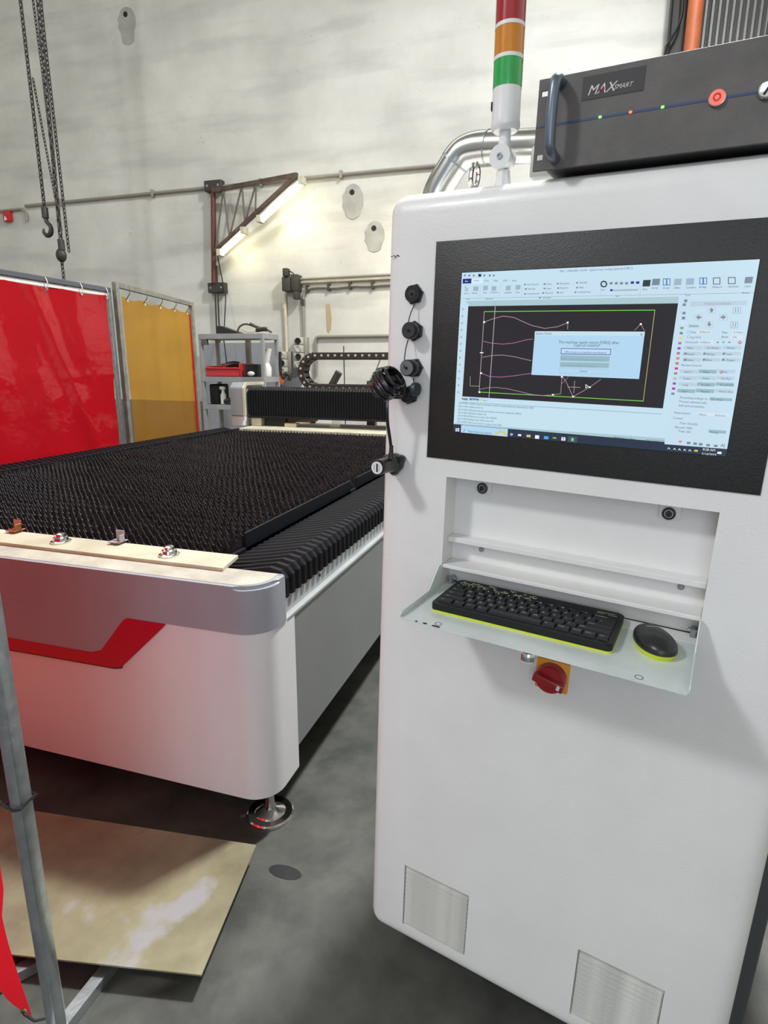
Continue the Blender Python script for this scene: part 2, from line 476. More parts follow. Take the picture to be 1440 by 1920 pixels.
('T',1612,400,11,'10%','t'),
('R',1453,415,1527,433,'wh'),
('T',1461,429,11,'0.000mm','t'),
('R',1542,420,1553,427,'ic'),
('R',1570,419,1580,426,'ic'),
('R',1598,419,1609,426,'ic'),
('L',[(1646,423),(1652,415),(1661,423),(1655,431),(1646,423)],5,'rd'),
('R',1381,444,1474,464,'bt3'),
('T',1389,461,11,'   Mark','t'),
('R',1480,442,1570,462,'bt3'),
('T',1488,459,11,'   Go Marker','t'),
('R',1576,441,1664,460,'bt3'),
('T',1584,457,11,'   Marker','t'),
('R',1383,477,1476,497,'bt3'),
('T',1391,494,11,'   Shutter','t'),
('R',1482,475,1573,495,'bt3'),
('T',1490,492,11,'   Aiming','t'),
('R',1578,473,1667,492,'bt3'),
('T',1586,490,11,'   Laser','t'),
('R',1388,482,1401,493,'ic'),
('R',1485,480,1498,491,'ic'),
('R',1579,478,1592,489,'ic'),
('R',1385,510,1479,530,'bt3'),
('T',1393,527,11,'   Follow','t'),
('R',1484,508,1576,527,'bt3'),
('T',1493,524,11,'   Blow','t'),
('R',1581,505,1670,524,'bt3'),
('T',1589,522,11,'   Oxygen','t'),
('R',1391,515,1404,527,'ic'),
('R',1488,512,1500,524,'ic'),
('R',1582,510,1594,522,'ic'),
('T',1382,556,12,'Machine Control','t'),
('R',1380,575,1472,595,'bt3'),
('T',1389,593,11,'    Start**','t'),
('R',1476,572,1565,592,'bt2'),
('T',1484,590,11,'    Pause','t'),
('R',1568,568,1656,588,'bt3'),
('T',1577,586,11,'    Stop','t'),
('R',1381,611,1473,631,'bt3'),
('T',1389,630,11,'    Frame','t'),
('R',1476,607,1566,627,'bt3'),
('T',1484,625,11,'    Follow','t'),
('R',1570,604,1657,623,'bt3'),
('T',1578,622,11,'    Dry Run','t'),
('R',1381,647,1474,667,'bt3'),
('T',1390,666,11,'    Loop','t'),
('R',1477,643,1567,663,'bt2'),
('T',1485,662,11,'    Pt LOC','t'),
('R',1570,639,1658,658,'bt2'),
('T',1578,657,11,'    Pt LOCATE','t'),
('R',1381,684,1474,704,'bt2'),
('T',1390,703,11,'    Start*','t'),
('R',1477,679,1568,699,'bt2'),
('T',1486,698,11,'    Resume','t'),
('R',1571,675,1659,694,'bt3'),
('T',1579,693,11,'    Return Zero','t'),
('L',[(1582,584),(1587,576),(1595,583),(1589,591),(1582,584)],4,'rd'),
('T',1400,738,13,'Processing ends,go to','t'),
('T',1400,761,13,'Process selected only','t'),
('T',1400,784,13,'Soft limit protection','t'),
('R',1552,723,1664,739,'bt2'),
('T',1559,740,11,'Zero Point','t'),
('T',1382,826,12,'Distance(mm)','t'),
('R',1501,811,1582,826,'wh'),
('T',1508,827,11,'100mm','t'),
('R',1584,810,1662,826,'wh'),
('T',1592,826,11,'50.0mm/s','t'),
('T',1380,857,12,'Counter','t'),
('T',1418,885,13,'Time: 5min22s','t'),
('T',1396,910,13,'Planned: 1000','t'),
('T',1417,932,13,'Total: 255','t'),
('R',1573,904,1661,921,'bt2'),
('T',1582,923,11,'Manage','t'),
('R',1429,981,1445,992,'or'),
('R',1472,983,1491,997,'ic'),
('R',1506,984,1525,998,'ic'),
('R',1535,985,1554,999,'ic'),
('R',1573,987,1592,1000,'ic'),
('R',1612,987,1631,1000,'ic'),
('T',1645,997,20,'AI','t')]
# ================= SETTING =================
def concrete():
    m=mat('concrete_floor',(.095,.095,.082),.5,col2=(.040,.042,.036),scale=4.5,detail=12,bump=.12,bscale=25)
    return m
M_floor=concrete()
# darker oil spot and pale scratches live on the floor as colour wear
g=G(); g.box(-10,5,-4,8.3,-.12,0); struct('floor',g,M_floor)
def wallmat():
    m=bpy.data.materials.new('painted_concrete_wall'); m.use_nodes=True; nt=m.node_tree; b=nt.nodes['Principled BSDF']; N=nt.nodes.new; L=nt.links.new
    tc=N('ShaderNodeTexCoord'); 
    n=N('ShaderNodeTexNoise'); n.inputs['Scale'].default_value=.55; n.inputs['Detail'].default_value=8; n.inputs['Roughness'].default_value=.62; L(tc.outputs['Object'],n.inputs['Vector'])
    r=N('ShaderNodeValToRGB'); e=r.color_ramp.elements; e[0].position=.30; e[0].color=(.49,.485,.44,1); e[1].position=.62; e[1].color=(.69,.685,.63,1); L(n.outputs['Fac'],r.inputs[0])
    mp=N('ShaderNodeMapping'); mp.inputs['Scale'].default_value=(.5,1,3.2); L(tc.outputs['Object'],mp.inputs[0])
    n2=N('ShaderNodeTexNoise'); n2.inputs['Scale'].default_value=1.1; n2.inputs['Detail'].default_value=6; L(mp.outputs[0],n2.inputs['Vector'])
    r2=N('ShaderNodeValToRGB'); e=r2.color_ramp.elements; e[0].position=.36; e[0].color=(.86,.86,.86,1); e[1].position=.5; e[1].color=(1,1,1,1); L(n2.outputs['Fac'],r2.inputs[0])
    mx=N('ShaderNodeMixRGB'); mx.blend_type='MULTIPLY'; mx.inputs[0].default_value=1; L(r.outputs[0],mx.inputs[1]); L(r2.outputs[0],mx.inputs[2])
    n3=N('ShaderNodeTexNoise'); n3.inputs['Scale'].default_value=3.5; n3.inputs['Detail'].default_value=5; n3.inputs['Roughness'].default_value=.7; L(tc.outputs['Object'],n3.inputs['Vector'])
    r3=N('ShaderNodeValToRGB'); e=r3.color_ramp.elements; e[0].position=.29; e[0].color=(.55,.53,.47,1); e[1].position=.34; e[1].color=(1,1,1,1); L(n3.outputs['Fac'],r3.inputs[0])
    m2=N('ShaderNodeMixRGB'); m2.blend_type='MULTIPLY'; m2.inputs[0].default_value=.6; L(mx.outputs[0],m2.inputs[1]); L(r3.outputs[0],m2.inputs[2]); L(m2.outputs[0],b.inputs['Base Color'])
    b.inputs['Roughness'].default_value=.75
    bp=N('ShaderNodeBump'); bp.inputs['Strength'].default_value=.25; bp.inputs['Distance'].default_value=.03; L(n2.outputs['Fac'],bp.inputs['Height']); L(bp.outputs[0],b.inputs['Normal'])
    return m
M_wall=wallmat()
g=G(); g.box(-10,5,8.3,8.5,0,8); wb=struct('wall_back',g,M_wall)
M_patch=mat('grey_filler',(.40,.395,.36),.8,noise=.2,scale=6); M_tan=mat('tan_bare_patch',(.42,.33,.2),.8)
def blob(cx,cz,rx,rz,tail=0,n=20):
    return [(cx+rx*math.cos(2*PI*i/n)*(1+.08*math.sin(3*i)),cz+rz*math.sin(2*PI*i/n)-(tail if math.sin(2*PI*i/n)<-.7 else 0)) for i in range(n)]
for cx,cz,rx,rz,tl in ((-6.42,6.28,.15,.18,.10),(-3.04,3.74,.15,.21,.02),(-2.73,3.29,.14,.18,.03)):
    g=G(); g.prism(blob(cx,cz,rx,rz,tl),8.3,8.292,'y'); p=part('filler_patch',g,M_patch,wb)
    g=G(); g.prism(blob(cx-.01,cz+rz*.5,.035,.035,0,10),8.292,8.286,'y'); part('bolt_hole',g,M_black2,p)
g=G(); g.prism([(-3.46,2.42),(-3.40,2.43),(-3.385,2.34),(-3.375,2.22),(-3.39,2.08),(-3.42,2.03),(-3.45,2.06),(-3.455,2.25)],8.3,8.294,'y'); part('bare_patch',g,M_tan,wb)
g=G()
for x0,x1,z in ((-10,-2.2,5.32),):   # cast joint of the tilt-up wall, a slight ledge
    g.prism([(8.3,z),(8.288,z+.012),(8.3,z+.05)],x0,x1,'x')
g.bm.free()
g=G(); g.box(-10,-5.3,8.27,8.3,0,1.02,.004,1); struct('trim_2',g,mat('grey_dado_paint',(.20,.19,.18),.6,noise=.2,scale=3))
g=G(); g.box(-10.2,-10,-4,8.5,0,8); struct('wall_left',g,M_wall)
g=G(); g.box(5,5.2,-4,8.5,0,8); struct('wall_right',g,M_wall)
g=G(); g.box(-10.2,-4.2,-4.2,-4,0,8); g.box(1.8,5.2,-4.2,-4,0,8); g.box(-4.2,1.8,-4.2,-4,4.2,8); struct('wall_front',g,M_wall)
g=G(); g.box(-10.2,5.2,-4.2,8.5,8,8.2); struct('ceiling',g,mat('ceiling_paint',(.45,.45,.43),.8))
# corrugated sheet partition standing off the back wall at the right
M_corr=mat('grey_corrugated_sheet',(.20,.205,.19),.5,metal=.2,noise=.25,scale=3)
g=G(); g.box(.70,4.0,8.16,8.2,0,8); tr=struct('trim_1',g,mat('dark_backing',(.05,.05,.048),.7))
nr=46; pitch=.066
o0=None
for i in range(nr):
    x=1.02+i*pitch
    if o0 is None:
        g=G(); g.prism([(x,8.16),(x+.012,8.125),(x+.034,8.125),(x+.046,8.16)],0,8,'z'); o0=part('corrugation_rib',g,M_corr,tr)
    else: share(o0,tr,(i*pitch,0,0))
M_orange=mat('orange_painted_pipe',(.50,.13,.045),.5,noise=.25,scale=5)
g=G(); g.tube([(.93,7.98,0),(.92,7.98,5.0),(.90,7.98,8)],.078,20); g.cyl((.918,7.98,4.2),(.918,7.98,4.24),.09,seg=20)
solo('vertical_pipe',g,M_orange,'thick orange-red painted pipe running up the wall beside the corrugated sheet','pipe',(.93,7.98,0))
for i,(pts,lab) in enumerate((([(.72,8.1,0),(.71,8.08,4.6),(.69,8.08,5.2),(.66,8.1,8)],'thin black cable running up the wall, left one beside the orange pipe'),
    ([(.74,8.06,0),(.60,8.06,4.85),(.80,8.06,5.15),(.80,8.06,5.35),(.76,8.06,6),(.75,8.06,8)],'slack black cable looping between the wall edge and the orange pipe'),
    ([(1.75,8.05,0),(1.60,8.05,5.0),(1.72,8.05,5.4),(1.85,8.05,8)],'black cable hanging in front of the corrugated sheet'))):
    g=G(); g.tube(pts,.014 if i else .018,8,smooth=2); solo('hanging_cable',g,M_rubber,lab,'cable',pts[0])
# ---- conduits, boxes, alarm on the back wall
def tubething(name,pts,r,m,label,cat,clips=(),smooth=0,clipm=None,group=None):
    t=thing(name,label,cat,pts[0],group=group); g=G(); g.tube(pts,r,10,smooth=smooth); part('pipe',g,m,t)
    for c in clips:
        g=G(); g.box(c[0]-.02,c[0]+.02,8.27-r,8.30,c[1]-.05,c[1]+.05,.004,1); part('clip',g,clipm or m,t)
    return t
Y=8.27
tubething('long_conduit',[(-8.62,Y,4.04),(-5.3,Y,4.055),(-2.64,Y,4.065),(1,Y,4.07)],.022,M_conduit,'long thin grey conduit running level across the whole wall','conduit',[(-7.9,4.04),(-6.2,4.05),(-4.4,4.06),(-3.2,4.065)])
tubething('alarm_conduit',[(-9.9,Y,4.0),(-8.7,Y,4.0),(-8.62,Y,3.93),(-8.62,Y,3.82)],.02,M_conduit,'short conduit bent down beside the red alarm box','conduit')
t=thing('fire_alarm','small red alarm box high on the wall at the far left','alarm',(-9.0,8.3,3.9))
g=G(); g.box(-9.08,-8.93,8.24,8.30,3.83,3.99,.008); part('housing',g,mat('alarm_red',(.5,.02,.02),.4),t)
g=G(); g.prism([(-9.06,3.84),(-8.99,3.86),(-9.04,3.92)],8.238,8.24,'y'); part('label_mark',g,M_emwhite,t)
# junction box cluster
t=thing('junction_box','dark junction box cluster with a lamp head on the wall above the shelves','electrical box',(-3.9,8.3,2.7))
M_jb=mat('dark_olive_box',(.045,.042,.03),.6)
g=G(); g.box(-4.06,-3.93,8.13,8.30,2.60,2.79,.01); part('box_body',g,M_jb,t)
g=G(); g.box(-3.925,-3.82,8.14,8.30,2.60,2.82,.01); part('box_body',g,M_jb,t)
g=G(); g.box(-4.03,-3.95,8.10,8.20,2.79,2.90,.012); part('lamp_head',g,M_jb,t)
g=G(); g.box(-3.90,-3.83,8.15,8.26,2.49,2.61,.008); part('lower_socket',g,M_jb,t)
g=G(); g.tube([(-3.95,8.14,2.86),(-3.90,8.13,2.85),(-3.87,8.14,2.82)],.008,6,smooth=1); part('lead',g,M_rubber,t)
tubething('level_conduit',[(-3.82,Y-.02,2.765),(-2.7,Y-.02,2.775),(-1.0,Y-.02,2.785)],.018,M_conduit,'upper of the two thin pipes running right from the dark junction box','conduit')
tubething('level_conduit',[(-3.82,Y,2.725),(-2.7,Y,2.735),(-1.0,Y,2.745)],.02,M_cream,'paler lower one of the two pipes running right from the dark junction box','conduit')
tubething('sagging_cable_conduit',[(-3.80,Y,1.97),(-3.80,Y,2.50),(-3.78,Y,2.59),(-3.70,Y,2.65),(-3.5,Y,2.655),(-3.3,Y,2.635),(-3.05,Y,2.66),(-2.85,Y,2.645),(-2.5,Y,2.66),(-1,Y,2.66)],.02,M_conduit,'grey conduit dropping to the tall socket strip from a wavy clipped run','conduit',[(-3.8,2.45),(-3.73,2.64),(-3.40,2.65),(-3.08,2.66),(-2.75,2.655)],smooth=1,clipm=M_jb)
tubething('drop_conduit',[(-4.0,Y,2.66),(-4.06,Y,2.62),(-4.09,Y,2.55),(-4.08,Y,1.76)],.024,M_cream,'cream conduit dropping from the dark box to the left socket strip','conduit',[(-4.09,2.42)],smooth=1)
tubething('bent_conduit',[(-3.62,Y,1.45),(-3.62,Y,1.93),(-3.60,Y,1.97),(-3.56,Y,1.98),(-1,Y,1.99)],.022,M_conduit,'grey conduit bent square above the cable chain','conduit')
M_sock=mat('grey_white_socket_plate',(.50,.49,.43),.5,noise=.15,scale=9)
def sockets(x,ztop,n,label,first,extra=None):
    t=thing('socket_strip',label,'wall socket',(x,8.3,ztop-n*.110),group='socket strips on the back wall')
    g=G(); g.box(x-.02,x+.085,8.25,8.30,ztop-n*.110,ztop,.006); part('side_channel',g,M_conduit,t)
    for k in range(n):
        z=ztop-k*.110-.055
        g=G(); g.box(x-.11,x+.03,8.19,8.25,z-.052,z+.052,.008); p=part('socket_plate',g,M_sock,t)
        dark=(k+first)%2==0
        g=G(); g.lathe([(.045,0),(.045,.012),(.036,.014),(.032,.006),(0,.006)],Matrix.Translation((x-.04,8.19,z))@Matrix.Rotation(PI/2,4,'X'),16)
        part('outlet_face',g,M_black2 if dark else M_sock,p)
    return t
sockets(-3.82,1.975,4,'taller socket strip on the wall directly left of the cable chain',0)
sockets(-4.09,1.775,3,'socket strip of three plates on the wall just right of the grey shelving',1)
# grey boards leaning behind the shelves
M_board=mat('grey_blue_board',(.30,.31,.34),.6,noise=.12,scale=4)
g=G(); g.box(-5.45,-4.19,8.16,8.19,0,1.90,.004,1); solo('leaning_board',g,M_board,'tall grey-blue board standing against the wall behind the shelving','board',(-4.8,8.17,0))
g=G(); g.box(-4.24,-3.84,8.265,8.285,0,1.55,.004,1); solo('leaning_board',g,mat('dark_grey_board',(.21,.22,.235),.6,noise=.15,scale=4),'shorter darker grey board standing below the socket strips','board',(-4.0,8.12,0))
g=G(); g.prism([(-3.95,0),(-3.3,0),(-3.3,1.2),(-3.59,1.27),(-3.62,1.50),(-3.78,1.22)],8.02,8.05,'y'); solo('white_panel',g,M_white2,'white slanted panel leaning on the wall behind the cable chain curve','board',(-3.6,8.03,0))
t=thing('spray_nozzle','orange tipped hose nozzle hanging on the left socket strip','nozzle',(-4.09,8.1,1.36))
g=G(); g.lathe([(.035,0),(.045,.03),(.045,.10),(.03,.12)],Matrix.Translation((-4.12,8.10,1.31))@Matrix.Rotation(.35,4,'Y'),14); part('orange_cap',g,mat('orange_plastic',(.75,.16,.04),.4),t)
g=G(); g.tube([(-4.07,8.12,1.42),(-4.03,8.13,1.47),(-3.98,8.15,1.43),(-4.0,8.15,1.36)],.03,8,smooth=1); part('grip',g,M_darkm,t)
g=G(); g.cyl((-4.12,8.1,1.31),(-4.13,8.1,1.22),.012,seg=8); part('stem',g,M_darkm,t)
# ---- swinging truss arm with two tubes
t=thing('jib_truss','rusty triangular jib truss on the wall above the shelves, carrying two tube lamps','jib',(-5.2,8.2,1.2))
A=Vector((-5.10,8.16,3.98)); B_=Vector((-5.14,8.16,3.17)); T_=Vector((-3.70,7.97,4.02))
g=G(); g.cyl((-5.12,8.2,4.03),(-5.20,8.2,2.75),.035,seg=12); part('mast',g,mat('dark_red_mast',(.10,.025,.02),.5),t)
g=G(); g.bar(A,T_,.05,.05); part('top_chord',g,M_rust,t)
g=G(); g.bar(B_,T_,.045,.05); part('lower_chord',g,M_rust,t)
w=[(0,.19),(.19,.17),(.17,.40),(.40,.36),(.36,.58)]
up=[.13,.36,.53]; lo=[.02,.20,.395,.52]
for a,b_ in ((0,0),(0,1),(1,1),(1,2),(2,2),(2,3)):
    g=G(); g.cyl(A.lerp(T_,up[a]),B_.lerp(T_,lo[b_]),.013,seg=8); part('web_rod',g,M_brown,t)
for z,x in ((4.06,-5.13),(2.69,-5.17)):
    g=G(); g.box(x-.14,x+.14,8.2,8.3,z-.07,z+.07,.006,1); p=part('wall_bracket',g,M_darkm,t)
    for s in (-1,1):
        g=G(); g.cyl((x+s*.09,8.195,z),(x+s*.09,8.21,z),.018,seg=8); part('bolt',g,M_steel,p)
for dx in (-.025,.02):
    g=G(); g.cyl((-5.17+dx,8.22,3.0),(-5.22+dx,8.22,.0),.012,seg=8); part('support_rod',g,M_darkm,t)
M_tubeem=mat('lit_tube',(1,1,.9),.4,emit=(1,.92,.62),es=18)
def lampt(k0,k1,label,off):
    P0=B_.lerp(T_,k0)+Vector((.05,-.05,-.06)); P1=B_.lerp(T_,k1)+Vector((.05,-.05,-.06)); P0+=off; P1+=off
    t=thing('tube_lamp',label,'tube light',tuple(P0),group='tube lamps along the jib truss')
    g=G(); g.bar(P0,P1,.06,.03); part('batten',g,M_cream,t)
    for s in (-1,1):
        o=Vector((.02,-.03,-.035))+Vector((0,-.028*s,0))
        g=G(); g.cyl(P0+o,P1+o,.024,seg=12); part('lit_tube',g,M_tubeem,t)
    for P in (P0,P1):
        g=G(); g.box(P.x-.02,P.x+.05,P.y-.09,P.y+.02,P.z-.07,P.z+.02,.005,1); part('end_cap',g,M_cream,t)
lampt(.53,1.0,'lit upper tube lamp under the tip of the jib truss',Vector((.04,0,-.02)))
lampt(.06,.36,'lit lower tube lamp nearest the jib mast',Vector((.01,0,-.0)))
g=G(); g.tube([(-5.10,8.18,3.12),(-5.0,8.18,2.55),(-4.90,7.9,1.95),(-4.80,7.8,1.45)],.009,6); solo('guy_cable',g,M_rubber,'thin slanting black cable from the jib mast down behind the shelves','cable',(-5.1,8.18,3.12))
# ---- hoist chains
def chain(pts,link,r,label,hook=None,name='hoist_chain'):
    t=thing(name,label,'chain',pts[-1],group='hoist chains hanging at the far left')
    P=[Vector(p) for p in pts]; g=G(); k=0
    for a,b_ in zip(P,P[1:]):
        n=max(1,int((b_-a).length/link)); d=(b_-a).normalized()
        for i in range(n):
            c=a.lerp(b_,(i+.5)/n); k+=1
            s=Vector((0,1,0)) if k%2 else Vector((1,0,0)); h=link*.66; w=link*.36
            g.tube([c+d*h*math.cos(q)+s*w*math.sin(q) for q in [PI*2*j/6 for j in range(6)]],r,4,closed=True)
    part('chain_links',g,M_darkm,t,kind='stuff')
    if hook:
        hx,hy,hz=P[-1]; g=G(); g.cyl((hx,hy,hz+.02),(hx,hy,hz-.10),.04,seg=10); hb=part('hook_block',g,M_darkm,t)
        if hook==1:
            g=G(); g.tube([(hx,hy,hz-.10),(hx+.01,hy,hz-.15),(hx+.07,hy,hz-.20),(hx+.06,hy,hz-.28),(hx,hy,hz-.31),(hx-.06,hy,hz-.27),(hx-.05,hy,hz-.22)],[.026,.026,.026,.03,.028,.02,.012],8,smooth=1); part('hook',g,M_darkm,t)
        else:
            g=G(); g.sph((hx-.02,hy,hz-.16),.07,(1,.8,1.2)); part('hook',g,M_darkm,t)
    return t
yh=6.5
chain([(-6.48,yh,7.9),(-6.47,yh,5.6),(-6.475,yh,3.45)],.055,.011,'thick hoist chain ending in an open hook, leftmost of the hanging chains',1)
chain([(-6.47,yh+.05,4.9),(-6.30,yh+.05,3.2)],.04,.006,'thin chain strand slanting right from the hook chain')
chain([(-6.35,yh,7.9),(-6.27,yh,5.0),(-6.26,yh,3.2)],.04,.006,'thin middle strand of the hanging hoist chains')
chain([(-6.13,yh-.04,7.9),(-6.18,yh-.04,5.5),(-6.24,yh-.04,3.06)],.065,.014,'thickest doubled hoist chain with a rounded hook block',2)
chain([(-6.17,yh+.04,7.9),(-6.22,yh+.04,5.4),(-6.21,yh+.04,2.95)],.05,.009,'chain close behind the thickest hoist chain')
chain([(-6.30,yh,2.9),(-6.30,yh,2.2),(-6.29,yh,1.2)],.05,.009,'lower chain tail hanging down behind the red curtain')
# ================= CUTTING MACHINE =================
XR=-.85; XL=-3.70; YF=1.503; YE=6.9
mach=thing('cutting_machine','long white laser cutting table with grey bumper, red stripe and toothed slat bed','machine',(-2.2,1.5,0))
def roundrect(x0,x1,y0,y1,r,rb=.02,n=8):
    P=[]
    for cx,cy,a0,rr in ((x1-r,y0+r,-90,r),(x1-rb,y1-rb,0,rb),(x0+rb,y1-rb,90,rb),(x0+r,y0+r,180,r)):
        for i in range(n+1):
            a=math.radians(a0+90*i/n); P.append((cx+rr*math.cos(a),cy+rr*math.sin(a)))
    return P
def plate(name,P,z0,z1,m,bev=.006,parent=None,label=None,seg=2):
    g=G(); g.prism(P,z0,z1,'z')
    if bev: 
        e=[e for e in g.bm.edges if abs(e.verts[0].co.z-e.verts[1].co.z)<1e-6 and e.verts[0].co.z>z1-1e-5]
        bmesh.ops.bevel(g.bm,geom=e,offset=bev,segments=seg,affect='EDGES')
    return part(name,g,m,parent or mach,label)
# front body panel (corner radius .085), open behind
fb=plate('front_panel',roundrect(XL,XR,YF+.004,1.72,.10,.005),.149,.748,M_white2,.0)
g=G(); g.box(XR-.035,XR-.004,1.722,YE,.225,.742,.004,1); part('side_panel',g,mat('shaded_side_panel',(.24,.25,.25),.4,noise=.08,scale=3),mach)  # right side's colour darkened to stand for the shade on it
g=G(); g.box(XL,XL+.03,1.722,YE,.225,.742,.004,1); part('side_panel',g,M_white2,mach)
g=G(); g.box(XL,XR,YE-.03,YE,.225,.85,.004,1); part('rear_panel',g,M_white2,mach)
g=G(); g.box(XR-.06,XR-.02,1.66,YE-.02,.748,.850,.003,1); p=part('side_rail',g,M_railp,mach)
g=G(); g.box(XR-.062,XR-.012,1.645,1.66,.745,.852,.002,1); part('rail_end_lip',g,M_white2,p)
g=G(); g.box(XR-.03,XR+.001,1.66,YE-.02,.736,.752,.004,2); part('lower_lip',g,M_railp,p)
g=G()
for y in (1.98,2.9,3.9): g.cyl((XR-.022,y,.79),(XR-.017,y,.79),.006,seg=8)
part('rail_screw',g,M_black2,p)
g=G(); g.box(XL+.02,XL+.06,1.66,YE-.02,.748,.850,.003,1); part('side_rail',g,M_railp,mach)
# grey bumper
bp_=plate('grey_bumper',roundrect(XL-.005,XR+.004,YF,1.655,.105,.008),.748,.905,M_greyp,.012,seg=4)
g=G(); g.prism(roundrect(XL+.01,XR-.02,YF+.016,1.652,.09,.006),.9045,.9062,'z'); part('dusty_top',g,M_dirt,bp_,'dust on the grey bumper top')
# stepped front trim: grey flank and red stripe, standing proud of the front panel
g=G(); g.prism([(XL+.02,.600),(-1.52,.600),(-1.475,.615),(-1.375,.735),(-1.355,.752),(XL+.02,.752)],YF-.001,YF+.01,'y'); part('grey_flank',g,M_greyp,mach)
g=G(); g.prism([(XL+.02,.541),(-1.43,.556),(-1.40,.562),(-1.215,.735),(-1.205,.748),(-1.355,.748),(-1.375,.735),(-1.475,.615),(-1.52,.600),(XL+.02,.600)],YF-.003,YF+.01,'y'); part('red_stripe',g,M_red,mach)
g=G(); g.prism([(XL+.02,.536),(-1.43,.551),(-1.40,.557),(-1.395,.563),(-1.43,.557),(XL+.02,.542)],YF-.001,YF+.01,'y'); part('stripe_shadow_gap',g,M_darkm,mach)
# tabletop strip with cap nuts and clips
g=G(); g.prism([(XL+.15,1.615),(-1.052,1.615),(-1.078,1.753),(XL+.15,1.753)],.9062,.918,'z'); st=part('cream_front_bar',g,M_cream,mach)
for x,y in ((-1.785,1.685),(-1.302,1.675),(-2.27,1.69),(-2.75,1.69)):
    g=G(); g.lathe([(.036,0),(.036,.006),(.027,.010),(.025,.020),(.018,.024),(.017,.032),(.010,.036),(.0,.038)],Matrix.Translation((x,y,.918)),20); part('cap_nut',g,M_chrome,mach)
M_cu=mat('coppery_clip',(.45,.16,.09),.35,metal=.6); M_gclip=mat('grey_clip',(.40,.36,.38),.4)
for x,m,l in ((-2.06,M_cu,'copper coloured bent clip'),(-1.57,M_gclip,'pale grey bent clip')):
    g=G(); g.box(x-.03,x+.02,1.715,1.765,.925,.929,.001,1); g.box(x-.015,x+.022,1.745,1.749,.929,.968,.001,1); g.box(x+.018,x+.022,1.72,1.749,.929,.955,.001,1); part('bent_clip',g,m,mach,l)
# inner tray below the slats and side plates
g=G(); g.box(-3.36,-1.19,1.76,5.55,.70,.72); part('slag_pan',g,M_black2,mach)
g=G(); g.box(-3.37,-1.18,1.755,1.765,.70,.90); g.box(-3.37,-1.18,5.56,5.58,.70,.90); part('pan_end',g,M_bplate,mach)
for X,s in ((-1.19,1),(-3.35,-1)):
    y=1.99; k=0
    for y0,y1,h in ((1.99,3.17,.925),(3.26,4.45,.925),(4.55,5.75,.925)):
        g=G(); g.box(X-.004,X+.004,y0,y1,.78,h,.001,1); part('side_plate',g,M_bplate,mach)
    g=G(); g.box(X-.012 if s>0 else X-.004,X+.004 if s>0 else X+.012,1.78,5.6,.74,.865,.001,1); part('slat_carrier',g,M_bplate,mach)
# bellows over the side guides
def bellows(x_in,x_out,y0,y1):
    g=G(); pit=.048; n=int((y1-y0)/pit*3); s=1 if x_out>x_in else -1
    prof=[(x_in,.835),(x_in+s*.010,.850),(x_in+s*.12,.868),(x_out-s*.05,.892),(x_out-s*.016,.888),(x_out,.868),(x_out,.84),(x_out-.0,.80)]
    rows=[]
    for i in range(n+1):
        o=(-.014,.010,.010)[i%3]; y=y0+(i//3+(0,.32,.72)[i%3])*pit; rows.append([])
        for j,(x,z) in enumerate(prof):
            nx=s*(1 if j>4 else .5 if j==4 else 0); nz=(1 if j<4 else .6 if j==4 else .1)
            if j in(0,): nx=nz=0
            rows[-1].append(g.bm.verts.new((x+nx*o,y,z+nz*o+.012)))
    for a,b_ in zip(rows,rows[1:]):
        for j in range(len(prof)-1): g.bm.faces.new((a[j],a[j+1],b_[j+1],b_[j]))
    return g
part('side_bellows',bellows(-1.16,-.868,1.665,5.75),M_bell,mach,smooth=0)
part('side_bellows',bellows(-3.39,-3.66,1.665,5.75),M_bell,mach,smooth=0)
# toothed slats
def slatmesh(seed,shift):
    rnd=random.Random(seed); g=G(); P=[(-3.34,.80)]; pitch=.0335; x=-3.34-shift; tooth=((0,0),(.16,.30),(.30,.68),(.40,.93),(.46,1),(.54,.86),(.66,.48),(.82,.16))
    while x<-1.20:
        h=.036*rnd.uniform(.78,1.1); lean=rnd.uniform(-.06,.1)
        for a,b_ in tooth:
            X=x+(a+lean*b_)*pitch
            if -3.335<X<-1.198: P.append((X,.892+b_*h))
        x+=pitch
    P.append((-1.198,.80))
    A=[g.bm.verts.new((p[0],-.0012,p[1])) for p in P]; B=[g.bm.verts.new((p[0],.0012,p[1])) for p in P]; n=len(P)
    bot=[g.bm.verts.new((p[0],-.0012,.80)) for p in P]; botb=[g.bm.verts.new((p[0],.0012,.80)) for p in P]
    for i in range(1,n-2):
        for Q,R_ in ((A,bot),(B,botb)): g.bm.faces.new((Q[i],Q[i+1],R_[i+1],R_[i]))
        f=g.bm.faces.new((A[i],B[i],B[i+1],A[i+1])); f.material_index=1
    return g
srcs=[]
for v in range(6):
    y=1.83+v*.075
    g=slatmesh(v+3,[0,.011,.022,.004,.017,.028][v]); bmesh.ops.translate(g.bm,vec=(0,y,0),verts=g.bm.verts)
    srcs.append(part('toothed_slat',g,[M_slat,M_slate],mach,smooth=0))
for i in range(6,50):
    s=srcs[i%6]; o=share(s,mach,(0,(i-i%6)*.075,0))
# far end of the table
g=G(); g.box(-3.36,-1.0,5.60,6.42,.86,.925,.004,1); part('cream_end_table',g,M_cream,mach)
g=G(); g.box(-3.30,-2.5,6.02,6.05,.925,.945,.003,1); g.box(-2.4,-1.0,6.10,6.14,.925,.95,.003,1); part('end_bar',g,M_railp,mach)
g=G(); g.box(-2.96,-2.82,5.88,5.97,.925,.965,.004,1); part('end_block',g,M_cream,mach)
g=G(); g.box(XL+.01,XR-.06,6.43,YE-.03,.70,.85,.004,1); part('end_cover',g,M_white2,mach)
